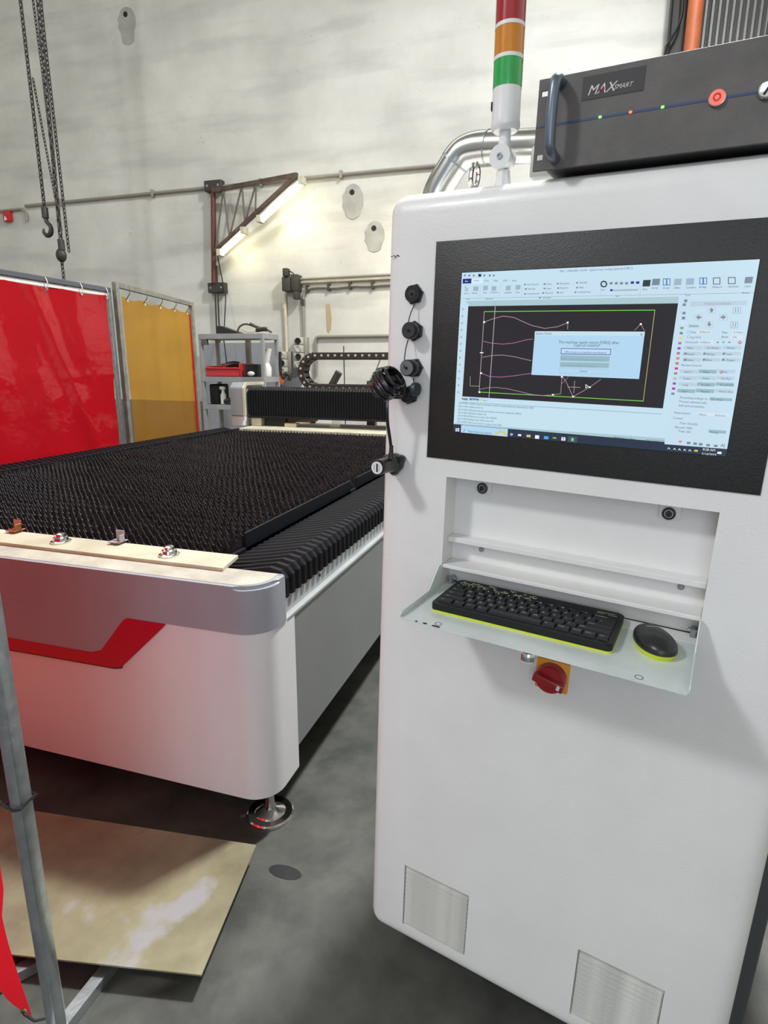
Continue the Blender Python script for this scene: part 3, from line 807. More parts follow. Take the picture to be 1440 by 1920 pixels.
# levelling feet
def foot(x,y):
    g=G(); g.lathe([(.083,0),(.083,.010),(.078,.014),(.055,.015),(.050,.020),(.022,.034),(.016,.05),(.016,.10),(.016,.30)],Matrix.Translation((x,y,0)),28); p=part('levelling_foot',g,M_chrome,mach)
    g=G(); g.lathe([(.0145,.05),(.017,.06),(.017,.075),(.0145,.085)],Matrix.Translation((x,y,0)),6); part('nut',g,M_chrome,p)
foot(-.925,1.625); foot(-2.3,1.638); foot(-3.6,1.64); foot(-.95,4.2); foot(-3.6,4.2); foot(-.95,6.6); foot(-3.6,6.6)
g=G(); g.box(XL+.05,XR-.05,1.6,YE-.05,.24,.70); part('steel_frame',g,M_darkm,mach)
# ================= GANTRY =================
gan=thing('gantry','black bellows covered gantry beam across the far end of the slat bed','gantry',(-3.45,5.85,.86))
g=G(); g.prism([(5.80,1.035),(5.80,1.335),(5.855,1.39),(6.25,1.39),(6.30,1.34),(6.30,1.035)],-3.56,-3.41,'x')
bmesh.ops.bevel(g.bm,geom=g.bm.edges[:],offset=.006,segments=2,affect='EDGES'); eh=part('end_housing',g,mat('pale_grey_housing',(.30,.32,.35),.4,coat=.3),gan)
g=G()
P=[(5.80,1.035),(5.80,1.335),(5.855,1.392),(6.25,1.392)]; Q=[(5.83,1.035),(5.83,1.32),(5.87,1.36),(6.25,1.36)]
g.prism(P+Q[::-1],-3.41,-3.385,'x'); part('cream_rim',g,M_cream,eh)
g=G(); g.box(-3.56,-3.42,5.82,6.2,.926,1.035,.004,1); part('white_leg',g,M_white2,gan)
g=G(); g.box(-3.36,-3.24,5.88,6.1,.926,1.02,.006,1); part('carriage_block',g,M_cream,gan)
g=G(); g.box(-3.23,-2.98,5.95,6.2,.926,1.03,.006,1); part('carriage_block',g,M_black,gan)
g=G(); g.box(-3.0,-2.70,6.0,6.2,.97,1.03,.006,1); part('carriage_block',g,mat('tan_block',(.25,.16,.06),.6),gan)
g=G()
def rb(g,x0,x1,pit,prof):
    rows=[];n=int((x1-x0)/pit*2)
    for i in range(n+1):
        o=.005 if i%2 else -.005; rows.append([g.bm.verts.new((x0+i*pit/2,y-ny*o*-1,z+nz*o)) for y,z,ny,nz in prof])
    for a,b_ in zip(rows,rows[1:]):
        for j in range(len(prof)-1): g.bm.faces.new((a[j],a[j+1],b_[j+1],b_[j]))
rb(g,-3.385,-1.0,.03,[(5.90,1.03,0,0),(5.88,1.032,-1,0),(5.88,1.31,-1,0),(5.90,1.335,-.7,.7),(6.16,1.335,0,1),(6.18,1.30,0,0)])
part('beam_bellows',g,M_bell,gan,smooth=0)
g=G(); g.box(-3.385,-1.0,5.90,6.16,1.04,1.32); part('beam',g,M_darkm,gan)
g=G(); g.box(-3.385,-1.0,5.86,5.90,1.015,1.035,.003,1); part('beam_lower_lip',g,M_bplate,gan)
# drag chain: links round a U, open side to the right
dc=thing('cable_chain','dark brown cable drag chain curving over the gantry beam, with cream rivet dots','cable chain',(-2.6,6.3,1.335))
M_dc=mat('brown_black_chain_plastic',(.030,.022,.018),.5)
ya,yb=6.18,6.33
R_=.168; cz=1.505; x_c=-2.72
path=[]
Ltop=2.0; step=.078
pts=[]
s=-2.0+.03
x=-1.0
while x>x_c: pts.append((x,cz+R_,0)); x-=step
x0=pts[-1][0]; 
a=(x0-x_c)/R_ if x0>x_c else 0
ang=step/R_-(x0-x_c)/R_
while ang<PI: pts.append((x_c-R_*math.sin(ang),cz+R_*math.cos(ang),ang)); ang+=step/R_
xx=x_c+(ang-PI)*R_
while xx<-1.4: pts.append((xx,cz-R_,PI)); xx+=step
for (x,z,an) in pts:
    Mx=Matrix.Translation((x,0,z))@Matrix.Rotation(-an,4,'Y')
    g=G()
    for y0,y1 in ((ya,ya+.012),(yb-.012,yb)): g.box(-.044,.044,y0,y1,-.038,.038,.006,1,M=Mx)
    g.box(-.02,.02,ya+.01,yb-.01,.028,.036,M=Mx); g.box(-.02,.02,ya+.01,yb-.01,-.036,-.028,M=Mx)
    p=part('chain_link',g,M_dc,dc)
    g=G(); c=Mx@Vector((0,0,.006)); g.cyl((c.x,ya-.004,c.z),(c.x,ya+.002,c.z),.013,seg=10); part('rivet_dot',g,M_cream,p)
g=G(); g.cyl((-2.88,6.42,.93),(-2.53,6.42,1.505),.042,seg=14); solo('hose_stub',g,M_brown,'dark slanted tube stub behind the gantry beam under the cable chain','tube',(-2.6,6.22,1.30))
g=G(); g.box(-2.20,-2.10,6.40,6.48,.86,1.41,.008,2); solo('sensor_block',g,M_brown,'small grey-brown block behind the gantry beam near the control cabinet','block',(-2.15,6.26,1.31))
g=G(); g.cyl((-2.475,6.46,.86),(-2.465,6.40,1.785),.006,seg=6); solo('thin_rod',g,M_darkm,'thin upright dark rod crossing behind the cable chain','rod',(-2.47,6.4,1.3))
g=G(); g.cyl((-2.14,6.36,1.36),(-2.02,6.36,1.66),.005,seg=6); g.cyl((-2.14,6.36,1.36),(-2.14,6.36,.926),.005,seg=6); solo('thin_rod',g,M_darkm,'thin slanting rod rising from the small block behind the beam','rod',(-2.14,6.36,1.36))
# ================= WELDING CURTAINS =================
def sheet(fn,nu,nv): g=G(); g.grid(fn,nu,nv); return g
def noise2(a,b_,s=0): return math.sin(a*7.1+s)*math.cos(b_*5.3+s*2)+.5*math.sin(a*17+b_*3+s)+.35*math.sin(a*5+b_*19+s*3)
# far red curtain
rc=thing('red_welding_curtain','large glossy red welding curtain on a steel frame left of the slat bed','curtain',(-3.85,3.5,0))
def posF(u,v):   # v 0 bottom..1 top
    y=1.9+u*2.50; z=.30+v*1.84; x=-3.845+.012*noise2(u*2,v,1)+.02*math.exp(-((u+v*.28-.98)/.03)**2)
    x+=.010*math.exp(-((z-1.47-.008*math.sin(u*40))/.012)**2); z+=-.012*abs(math.sin(u*PI*5))*(v>.98)
    return (x,y,z)
part('vinyl_sheet',sheet(posF,90,50),M_redv,rc,smooth=80)
g=G(); g.box(-3.875,-3.835,1.8,4.46,2.165,2.205,.004,1); part('top_rail',g,mat('dark_rail_steel',(.14,.15,.17),.4,metal=.5),rc)
g=G(); g.box(-3.87,-3.835,4.425,4.46,0,2.165,.004,1); part('post',g,M_steel,rc)
g=G(); g.box(-3.87,-3.835,1.8,1.835,0,2.165,.004,1); part('post',g,M_steel,rc)
g=G(); g.box(-4.2,-3.78,4.42,4.46,0.0,.04,.004,1); part('base_foot',g,M_steel,rc)
g=G(); g.box(-4.2,-3.78,1.80,1.84,0.0,.04,.004,1); part('base_foot',g,M_steel,rc)
M_tie=mat('white_tie',(.7,.7,.68),.4)
for y in (2.4,2.9,3.36,3.78,4.12,4.40):
    g=G(); g.tube([(-3.855+.035*math.cos(q),y,2.155+.052*math.sin(q)) for q in [PI*2*i/12 for i in range(12)]],.0035,5,closed=True); part('tie_ring',g,M_tie,rc)
    g=G(); g.cyl((-3.835,y,2.118),(-3.83,y,2.118),.012,seg=10); part('grommet',g,M_chrome,rc)
M_fold=mat('white_hem',(.7,.68,.66),.5)
g=G(); g.box(-3.852,-3.848,1.9,4.42,2.135,2.158); part('hem_tape',g,M_fold,rc)
# amber curtain
ac=thing('amber_welding_curtain','see-through amber yellow welding curtain in a steel frame beside the shelving','curtain',(-4.0,5.3,0))
P0=Vector((-3.82,4.50,0)); P1=Vector((-4.19,6.12,0)); dd=(P1-P0)
def posA(u,v):
    p=P0.lerp(P1,.055+u*.90); o=.005*noise2(u*2,v*.6,4)+.006*math.sin(u*17+v*1.2)*v*v
    return (p.x-o,p.y,.35+v*1.80-.02*math.sin(u*PI*4)**2*(v>.97))
part('vinyl_sheet',sheet(posA,60,40),M_orv,ac,smooth=80)
M_rede=M_redv
def posE(u,v):
    p=P0.lerp(P1,.935+u*(.025+.02*(1-v))); return (p.x+.012,p.y,.5+v*1.62)
part('red_edge_strip',sheet(posE,4,20),M_redv,ac,'red strip along the right edge',smooth=80)
M_fr=mat('weathered_frame_steel',(.35,.34,.29),.5,metal=.5,noise=.3,scale=14)
g=G(); g.bar(P0+Vector((0,0,2.235)),P1+Vector((0,0,2.235)),.04,.04); part('top_rail',g,M_fr,ac)
for k,p in ((0,P0),(1,P1)):
    g=G(); g.bar(p,p+Vector((0,0,2.255)),.04,.04,(0,1,0)); part('post',g,M_fr,ac)
    g=G(); g.box(p.x-.3,p.x+.3,p.y-.02,p.y+.02,0,.04,.003,1); part('base_foot',g,M_fr,ac)
for k in range(5):
    p=P0.lerp(P1,.1+k*.2); g=G(); g.tube([(p.x,p.y,2.13),(p.x+.02,p.y+.03,2.18),(p.x,p.y+.06,2.225)],.004,5); part('wire_tie',g,M_darkm,ac)
    g=G(); g.cyl((p.x+.014,p.y,2.12),(p.x+.018,p.y,2.12),.012,seg=10); part('grommet',g,M_chrome,ac)
# near curtain and its galvanised post
nc=thing('near_welding_curtain','red welding curtain hanging from a galvanised post close to the camera at the lower left','curtain',(-1.07,.80,0))
g=G(); g.box(-1.072,-1.040,.795,.827,0,2.1,.005,2,M=None); part('post',g,M_steel,nc)
g=G(); g.box(-3.0,-1.040,.795,.827,2.1,2.132,.005,2); part('top_rail',g,M_steel,nc)
g=G(); g.box(-3.0,-2.968,.795,.827,0,2.1,.005,2); part('post',g,M_steel,nc)
def edge(v):  # right edge of the sheet against height
    z=.045+v*2.02
    tab=[(.0,-1.118),(.06,-1.128),(.18,-1.150),(.26,-1.163),(.33,-1.166),(.40,-1.146),(.50,-1.142),(.58,-1.145),(.8,-1.152),(1.2,-1.16),(2.1,-1.09)]
    for (a,x0),(b_,x1) in zip(tab,tab[1:]):
        if z<=b_: return x0+(x1-x0)*(z-a)/(b_-a)
    return -1.09
def posN(u,v):
    xr=edge(v); x=xr-u*1.78; z=.045+v*2.02+(.02*u*8 if u<.125 else .02)*(1-v)
    return (x,.806+.022*noise2(u*3,v*1.5,2)*min(1,u*14)+.03*math.sin(u*30+v*2)*min(1,u*10),z)
part('vinyl_sheet',sheet(posN,80,50),M_redv,nc,smooth=80)
g=G(); g.lathe([(.011,0),(.012,.003),(.006,.004),(.0055,0)],Matrix.Translation((-1.138,.800,.062))@Matrix.Rotation(PI/2,4,'X'),14); part('grommet',g,mat('brass',(.65,.5,.25),.3,metal=1),nc)
g=G(); g.tube([(-1.135,.795,.062),(-1.10,.792,.060),(-1.073,.81,.058)],.0035,6); part('cord_tie',g,M_rubber,nc)
g=G(); g.tube([(-1.08,.79,.658),(-1.055,.788,.654),(-1.036,.79,.660),(-1.034,.83,.668),(-1.076,.834,.664),(-1.08,.79,.658)],.0035,6); g.tube([(-1.08,.79,.66),(-1.15,.80,.69),(-1.3,.81,.70)],.002,5); part('wire_tie',g,M_rubber,nc)
g=G(); g.bar((-1.33,.80,.02),(-1.22,.965,.02),.03,.03); g.bar((-1.056,.55,.016),(-1.056,1.10,.016),.032,.03); part('base_foot',g,M_steel,nc)
# steel sheet on the floor with two packers under it
ss=thing('steel_floor_sheet','tan and grey steel sheet lying on packers on the floor before the cutting table','sheet',(-1.3,1.2,0))
M_sheet=mat('tan_steel_sheet',(.30,.28,.17),.4,metal=.2,col2=(.19,.17,.105),scale=5,detail=8,bump=.05)
def sheetmat():
    nt=M_sheet.node_tree; b=nt.nodes['Principled BSDF']; tc=nt.nodes.new('ShaderNodeTexCoord'); n=nt.nodes.new('ShaderNodeTexNoise'); n.inputs['Scale'].default_value=4.5; n.inputs['Detail'].default_value=5
    nt.links.new(tc.outputs['Object'],n.inputs['Vector']); r=nt.nodes.new('ShaderNodeValToRGB'); r.color_ramp.elements[0].position=.63; r.color_ramp.elements[1].position=.70
    nt.links.new(n.outputs['Fac'],r.inputs[0]); old=b.inputs['Base Color'].links[0].from_socket; mx=nt.nodes.new('ShaderNodeMixRGB'); mx.inputs[2].default_value=(.34,.34,.34,1)
    nt.links.new(r.outputs[0],mx.inputs[0]); nt.links.new(old,mx.inputs[1]); nt.links.new(mx.outputs[0],b.inputs['Base Color'])
sheetmat()
g=G(); g.prism([(-.790,1.005),(-1.28,.905),(-2.6,.64),(-2.75,1.0),(-1.9,1.30),(-.868,1.425)],.055,.060,'z'); part('steel_plate',g,M_sheet,ss)
g=G(); g.bar((-2.5,.9,.0275),(-1.1,1.15,.0275),.05,.055); g.bar((-2.3,1.0,.0275),(-1.0,1.33,.0275),.05,.055); part('packer',g,M_darkm,ss)
g=G(); g.bar((-1.018,1.578,.004),(-1.004,1.590,.004),.006,.006); solo('floor_offcut',g,M_steel,'tiny bright offcut on the floor beside the levelling foot','offcut',(-1.01,1.58,0))
g=G(); g.prism([( -.76+.045*math.cos(a)*1.25,1.41+.025*math.sin(a)) for a in [2*PI*i/20 for i in range(20)]],0,.0012,'z'); solo('oil_spot',g,mat('dark_oil',(.03,.03,.03),.25),'dark oval oil spot on the concrete right of the levelling foot','stain',(-.76,1.41,0))
# ================= SHELVING =================
sh=thing('shelving_unit','grey steel shelving unit against the wall behind the amber curtain','shelves',(-4.2,7.05,0))
X0,X1,Ya,Yb=-4.72,-3.78,7.0,7.43
for x in (X0,X1-.045):
    for y in (Ya,Yb-.045):
        g=G(); g.box(x,x+.045,y,y+.045,0,1.965,.003,1); part('post',g,M_shelf,sh)
for i,z in enumerate((1.90,1.36,1.00,.62,.2)):
    g=G(); g.box(X0+.01,X1-.01,Ya+.006,Yb-.006,z,z+.02); g.box(X0+.01,X1-.01,Ya-.004,Ya+.012,z,z+.065,.002,1); g.box(X0+.01,X1-.01,Yb-.02,Yb,z,z+.065,.002,1)
    g.box(X1-.016,X1+.002,Ya+.01,Yb-.01,z,z+.065,.002,1); g.box(X0-.002,X0+.016,Ya+.01,Yb-.01,z,z+.065,.002,1); part('shelf_board',g,M_shelf,sh)
g=G(); g.box(-4.67,-4.60,6.99,7.05,1.83,1.90,.004,1); part('corner_clip',g,M_brown,sh)
# things on the shelves
Zt=1.967;Z1=1.427;Z2=1.067
g=G(); g.prism([(-4.50,Zt),(-4.50,Zt+.10),(-4.44,Zt+.10),(-4.16,Zt+.012),(-4.16,Zt)],7.1,7.22,'y'); solo('black_wedge',g,M_black,'black wedge shaped part on the shelf top, left of the tangled leads','part',(-4.3,7.15,Zt))
t=thing('tangled_leads','tangle of brown and black leads on top of the shelving','cable',(-3.95,7.15,Zt))
for pts,r,m in (([(-4.20,7.1,Zt+.01),(-4.17,7.1,Zt+.09),(-4.08,7.12,Zt+.13),(-3.95,7.15,Zt+.08),(-3.85,7.15,Zt+.05)],.012,M_rust),([(-4.12,7.08,Zt+.06),(-4.05,7.1,Zt+.02),(-3.95,7.12,Zt+.03),(-3.8,7.15,Zt+.06)],.010,M_cream),([(-4.02,7.12,Zt+.13),(-3.92,7.14,Zt+.08),(-3.80,7.15,Zt+.05),(-3.70+-.06,7.2,Zt+.02)],.014,M_brown),([(-3.92,7.1,Zt+.04),(-3.82,7.1,Zt+.055),(-3.78,7.12,Zt+.05)],.028,M_black)):
    g=G(); g.tube(pts,r,7,smooth=2); part('lead',g,m,t)
def bin_(x0,x1,y0,y1,z,h):
    t=thing('storage_bin','open red plastic bin on the middle shelf with a dark tool in it','bin',((x0+x1)/2,y0,z)); mm=mat('red_bin_plastic',(.55,.03,.035),.35,coat=.2)
    g=G(); g.box(x0,x1,y0,y1,z,z+.008); g.prism([(x0+.14,z),(x0+.14-.14,z+h),(x0+.01,z+h),(x0+.15,z)],y0,y1,'y') if 0 else None
    g.box(x0,x1,y0,y0+.008,z,z+h*.55,.003,1); g.box(x0,x1,y1-.008,y1,z,z+h,.003,1); g.box(x0,x0+.008,y0,y1,z,z+h*.8,.003,1); g.box(x1-.008,x1,y0,y1,z,z+h,.003,1)
    part('bin_shell',g,mm,t); g=G(); g.tube([(x0,y0-.004,z+h*.62),(x1,y0-.004,z+h*.62)],.012,8); part('front_lip',g,mm,t)
bin_(-4.66,-4.16,7.04,7.42,Z1,.17)
g=G(); g.tube([(-4.42,7.15,Z1+.14),(-4.30,7.2,Z1+.17),(-4.24,7.25,Z1+.12)],.04,10,smooth=1); solo('hand_tool',g,M_black,'dark hand tool lying in the red bin','tool',(-4.35,7.2,Z1+.05))
t=thing('open_box','small black box with white contents on the shelf right of the red bin','box',(-4.03,7.1,Z1))
g=G(); g.box(-4.10,-3.92,7.08,7.26,Z1,Z1+.16,.004,1); part('box_shell',g,M_black2,t); g=G(); g.sph((-4.01,7.07,Z1+.04),.045,(1.2,.5,.7)); part('white_contents',g,M_wplastic,t)
t=thing('spray_gun','white spray gun standing behind the black box on the middle shelf','spray gun',(-3.92,7.35,Z1))
g=G(); g.lathe([(.06,0),(.065,.02),(.065,.12),(.04,.17),(.03,.19)],Matrix.Translation((-3.93,7.35,Z1)),16); part('cup',g,M_wplastic,t)
g=G(); g.cyl((-3.93,7.35,Z1+.17),(-3.88,7.33,Z1+.36),.035,.042,seg=14); part('barrel',g,M_wplastic,t)
g=G(); g.tube([(-3.755,7.41,1.75),(-3.760,7.41,1.5),(-3.74,7.42,1.40),(-3.70,7.42,1.42)],.018,8,smooth=1); solo('black_hose',g,M_rubber,'short black hose hanging at the right rear post of the shelving','hose',(-3.7,7.66,1.4))
t=thing('spray_bottle','white capped spray bottle on the third shelf','bottle',(-4.47,7.1,Z2)); 
g=G(); g.lathe([(.035,0),(.038,.02),(.038,.12),(.02,.15),(.018,.2)],Matrix.Translation((-4.47,7.12,Z2)),14); part('bottle_body',g,M_wplastic,t)
g=G(); g.box(-4.51,-4.44,7.09,7.14,Z2+.19,Z2+.23,.006,1); part('trigger_cap',g,M_wplastic,t)
g=G(); g.box(-4.67,-4.53,7.1,7.37,Z2,Z2+.26,.02,2); solo('black_case',g,M_black2,'black case at the left of the third shelf','case',(-4.6,7.3,Z2))
t=thing('pipe_fitting','chrome and black valve fitting lying on the third shelf beside the gantry end','fitting',(-4.33,7.1,Z2))
g=G(); g.tube([(-4.44,7.1,Z2+.03),(-4.38,7.1,Z2+.05),(-4.30,7.12,Z2+.08)],.03,10); part('valve_body',g,M_black,t); g=G(); g.sph((-4.26,7.11,Z2+.09),.042); part('chrome_cap',g,M_chrome,t)
g=G(); g.cyl((-4.60,7.15,.685),(-4.48,7.15,.695),.04,seg=12); solo('metal_can',g,M_chrome,'small bright metal can lying on the low shelf above the slat bed edge','can',(-4.55,7.15,.685))
g=G(); g.box(-4.47,-4.40,7.75,7.80,0,1.95,.004,1); solo('upright_strut',g,M_brown,'brown-grey upright strut behind the shelving','strut',(-4.43,7.77,0))
# ================= CONTROL CABINET (cabinet frame) =================
cab=thing('control_cabinet','tall white control cabinet with rounded edges, keyboard recess and two vent grilles','cabinet',(.239,0,-1.72),CAB)
def boolcut(me,boxes):
    o=bpy.data.objects.new('tmp',me); COL.objects.link(o)
    g=G()
    for b_ in boxes: g.box(*b_)
    cme=bpy.data.meshes.new('cut'); bmesh.ops.recalc_face_normals(g.bm,faces=g.bm.faces); g.bm.to_mesh(cme); g.bm.free()
    co=bpy.data.objects.new('cut',cme); COL.objects.link(co)
    md=o.modifiers.new('b','BOOLEAN'); md.operation='DIFFERENCE'; md.object=co; md.solver='EXACT'
    bpy.context.view_layer.update(); r=bpy.data.meshes.new_from_object(o.evaluated_get(bpy.context.evaluated_depsgraph_get()))
    bpy.data.objects.remove(o); bpy.data.objects.remove(co); bpy.data.meshes.remove(cme); return r
g=G(); g.box(-.172,.652,0,.95,-1.633,.152,.040,6)
me=g.mesh('shell',M_white,(0,0,0),0)
me=boolcut(me,[(-.0108,.4812,-.02,.055,-.6275,-.389),(-.0565,.533,-.02,.012,-.3533,.0578),(-.0675,.105,-.02,.010,-1.577,-1.389),(.359,.5315,-.02,.010,-1.577,-1.389)])
me.transform(Matrix.Translation(-ORG[cab.name])); me.shade_smooth(); me.set_sharp_from_angle(angle=math.radians(32)); me.name='shell'
shell=bpy.data.objects.new('shell',me); COL.objects.link(shell); shell.parent=cab; ORG[shell.name]=ORG[cab.name]
if not me.materials: me.materials.append(M_white)
g=G(); g.box(-.14,.682,.07,.93,-1.625,.10,.008,2); part('dark_carcass',g,mat('dark_grey_carcass',(.06,.065,.065),.5),cab,'dark grey inner housing behind the white front')
g=G(); g.box(-.12,.60,.08,.88,-1.716,-1.625,.004,1); part('plinth',g,M_black2,cab)
# recess fittings
for x0,x1,z0,z1,cx_,cz in ((.0327,.0685,-.4262,-.389,.0503,-.4136),(.3862,.4235,-.4240,-.389,.4035,-.4132)):
    g=G(); g.box(x0,x1,.049,.055,z0,z1,.003,2); p=part('magnet_tab',g,M_white,cab)
    g=G(); g.lathe([(.0115,0),(.0115,.003),(.009,.004),(.009,.002),(.006,.002),(.006,.007),(.003,.007),(.0025,.004),(0,.004)],Matrix.Translation((cx_,.049,cz))@Matrix.Rotation(PI/2,4,'X'),18); part('bolt',g,M_darkm,p)
    g=G(); g.lathe([(.0075,.0015),(.0075,.0045),(.0062,.0045),(.0062,.0015)],Matrix.Translation((cx_,.049,cz))@Matrix.Rotation(PI/2,4,'X'),18); part('ring',g,M_chrome,p)
g=G(); g.box(-.0106,.481,.025,.055,-.5335,-.5225,.001,1); part('upper_ledge',g,M_white,cab)
g=G(); g.box(-.0106,.481,.002,.055,-.586,-.578,.001,1); g.box(-.0106,.481,.044,.050,-.627,-.586); part('lower_ledge',g,M_white,cab)
for x in (.0555,.441):
    g=G(); g.lathe([(.006,0),(.006,.002),(.004,.004),(0,.0045)],Matrix.Translation((x,.055,-.5475))@Matrix.Rotation(PI/2,4,'X'),12); part('screw',g,M_steel,cab)
# fold-down tray
g=G(); P=[(-.0106,.052),(-.0106,-.176),(-.006,-.1865),(.478,-.1885),(.4812,-.184),(.4812,.052)]
g.prism(P,-.6315,-.628,'z')
for x0,x1 in ((-.0106,-.0086),(.4792,.4812)):
    g.prism([(.002,-.575),(-.016,-.5745),(-.062,-.6165),(-.178,-.6175),(-.184,-.6215),(-.184,-.628),(.052,-.628),(.044,-.60),(.002,-.60)] if 0 else [(-.001,-.580),(-.016,-.5745),(-.062,-.6165),(-.178,-.6175),(-.185,-.6225),(-.185,-.629),(-.001,-.629)],x0,x1,'x')
tray=part('keyboard_tray',g,mat('tray_paint',(.68,.74,.72),.35,noise=.12,scale=14,coat=.3),cab,'pale fold-down keyboard tray')
for x,y in ((.0641,-.1736),(.4093,-.1771)):
    g=G(); g.tube([(x+.006*math.cos(q),y+.0068*math.sin(q),-.628) for q in [PI*2*i/20 for i in range(20)]],.0006,5,closed=True); part('magnet_ring',g,M_darkm,tray)
g=G(); g.box(.0385,.046,-.1873,-.183,-.6281,-.6274); g.box(.057,.072,-.1876,-.1835,-.6281,-.6274); g.box(.0225,.027,-.1873,-.184,-.6281,-.6274); part('paint_chips',g,M_black2,tray,kind='stuff')
for x in (-.004,.468):
    g=G(); g.box(x,x+.010,.022,.048,-.628,-.612,.002,1); g.cyl((x-.004,.035,-.618),(x+.014,.035,-.618),.004,seg=8); part('hinge',g,M_steel,tray)
g=G(); g.tube([(.0,.040,-.6265),(.05,.043,-.627),(.3,.043,-.627),(.475,.043,-.627)],.0011,5); part('hinge_gap_line',g,M_black2,tray)
# latch knob under the tray
g=G(); g.lathe([(.006,.0),(.006,.018),(.0125,.020),(.0145,.026),(.0145,.034),(.011,.038),(0,.039)],Matrix.Translation((.226,-.142,-.6315))@Matrix.Rotation(PI,4,'X'),20); part('latch_knob',g,M_chrome,cab)
# rotary isolator
g=G(); g.box(.2095,.2745,-.006,.001,-.794,-.729,.003,2); sw=part('isolator_switch',g,mat('amber_plate',(.80,.32,.015),.45),cab,'red rotary isolator on a square amber plate')
M_dkr=mat('dark_red_dial',(.32,.008,.012),.3,coat=.3)
g=G(); g.lathe([(.0295,.0),(.0295,.016),(.027,.020),(.012,.021),(0,.021)],Matrix.Translation((.242,-.006,-.762))@Matrix.Rotation(PI/2,4,'X'),32); part('dial',g,M_dkr,sw)
g=G(); Mh=Matrix.Translation((.242,-.030,-.762))@Matrix.Rotation(math.radians(12),4,'Y'); g.box(-.031,.031,-.010,.006,-.0085,.0085,.003,2,M=Mh); part('grip_bar',g,M_dkr,sw)
g=G(); g.box(.018,.024,-.0108,-.0098,-.004,.006,M=Mh); part('pointer_mark',g,M_emwhite,sw)
# vent grilles
M_vent=mat('dusty_vent_grille',(.55,.55,.50),.6,noise=.28,scale=18)
for x0,x1 in ((-.0668,.1043),(.3597,.5308)):
    g=G(); g.box(x0,x1,.005,.0095,-1.5763,-1.3897); vg=part('vent_grille',g,M_vent,cab,'left vent grille' if x0<0 else 'right vent grille')
    src=None
    for i in range(13):
        z=-1.405-i*.0131
        if src is None:
            g=G(); g.prism([(.005,z+.0045),(-.0005,z-.003),(.005,z-.0065)],x0+.003,x1-.003,'x'); src=part('louvre_slat',g,M_vent,vg)
        else: share(src,vg,(0,0,-i*.0131))
# lifting eye on top
g=G(); g.tube([(-.029+.002*math.cos(q),.10+.020*math.sin(q)*.9,.190+.022*math.cos(q)) for q in [PI*2*i/20 for i in range(20)]],.0048,8,closed=True); g.cyl((-.029,.10,.150),(-.029,.10,.168),.010,seg=14); g.cyl((-.029,.10,.150),(-.029,.10,.156),.016,seg=18)
part('lifting_eye',g,M_chrome,cab)
# panel connectors with caps
RX=Matrix.Rotation(PI/2,4,'X')
def conn(x,z,L,face,rot,m2):
    g=G(); g.lathe([(.0195,0),(.0195,.007),(.017,.009)],Matrix.Translation((x,0,z))@RX@Matrix.Rotation(rot,4,'Z'),6); c=part('panel_connector',g,M_rubber,cab)
    g=G(); g.lathe([(.0150,.005),(.0150,.012),(.0160,.013),(.0162,L-.002),(.0150,L),(.0,L)],Matrix.Translation((x,0,z))@RX,24); part('screw_cap',g,M_rubber,c)
    g=G(); g.lathe([(face,L),(face,L+.0008),(0,L+.0008)],Matrix.Translation((x,0,z))@RX,24); part('cap_face',g,m2,c)
    g=G(); g.sph((x,-L-.002,z),.0028); part('cap_rivet',g,M_black2,c); return c
M_capf=mat('grey_cap_face',(.14,.145,.15),.45); M_capd=mat('dark_cap_face',(.03,.03,.032),.45)
C1=conn
C1(-.0985,-.0355,.014,.0075,.2,M_capd)
C1(-.0955,-.1045,.028,.0135,.5,M_capd)
C1(-.0925,-.1755,.036,.0140,.1,M_capf)
C1(-.101,-.2290,.018,.0100,.35,M_capd)
def wire(pts,label=None):
    g=G(); g.tube(pts,.0011,5,smooth=1); part('cap_strap',g,M_rubber,cab,label)
wire([(-.0945,-.008,-.054),(-.100,-.016,-.074),(-.0985,-.030,-.1045)])
wire([(-.104,-.012,-.121),(-.1035,-.025,-.145),(-.0965,-.039,-.1755)])
wire([(-.088,-.014,-.196),(-.082,-.022,-.209),(-.078,-.022,-.224)])
g=G(); g.lathe([(.0128,0),(.0135,.002),(.0135,.009),(.0125,.011),(0,.011)],Matrix.Translation((-.0835,-.022,-.2165))@Matrix.Rotation(PI/2,4,'Y')@Matrix.Rotation(.12,4,'X'),22); part('dangling_cap',g,mat('slate_cap',(.035,.045,.05),.4),cab)
# stamped marks and rust spots kept as tiny wear marks
g=G(); 
for a,b_ in ((-.155,.036),(-.150,.037),(-.147,.035),(-.143,.0375),(-.1395,.036)): g.box(a,a+.0035,-.0004,.001,b_,b_+.0015)
part('scuff_marks',g,M_darkm,cab,kind='stuff')
# ================= coiled cable with plug device =================
cc=thing('coiled_cable_sensor','coiled glossy black cable with a black cylindrical plug hanging at the left of the cabinet','cable',(-.135,-.06,-.215),CAB)
M_cable=mat('glossy_black_cable',(.010,.010,.013),.18,coat=.6)
ax=Vector((.72,-.05,.50)).normalized(); e1=ax.cross(Vector((0,1,0))).normalized(); e2=ax.cross(e1)
rnd=random.Random(5); pts=[]
c0=Vector((-.126,-.055,-.206)); turns=8
for i in range(turns*16+1):
    t_=i/16; q=2*PI*t_; k=(t_/turns-.5)
    rr=.0300*(1-1.3*k*k)+.0012*math.sin(t_*5.1); jj=.002*math.sin(t_*3.7)
    pts.append(c0+ax*(k*.050+jj)+e1*rr*math.cos(q)*1.0+e2*rr*math.sin(q))
g=G(); g.tube(pts,.0039,8); part('cable_coil',g,M_cable,cc)
g=G(); g.tube([pts[3],pts[3]+Vector((.02,.005,.012)),Vector((-.108,-.03,-.195)),Vector((-.104,-.018,-.229))],.0075,10,smooth=1); part('plug_boot',g,M_rubber,cc)
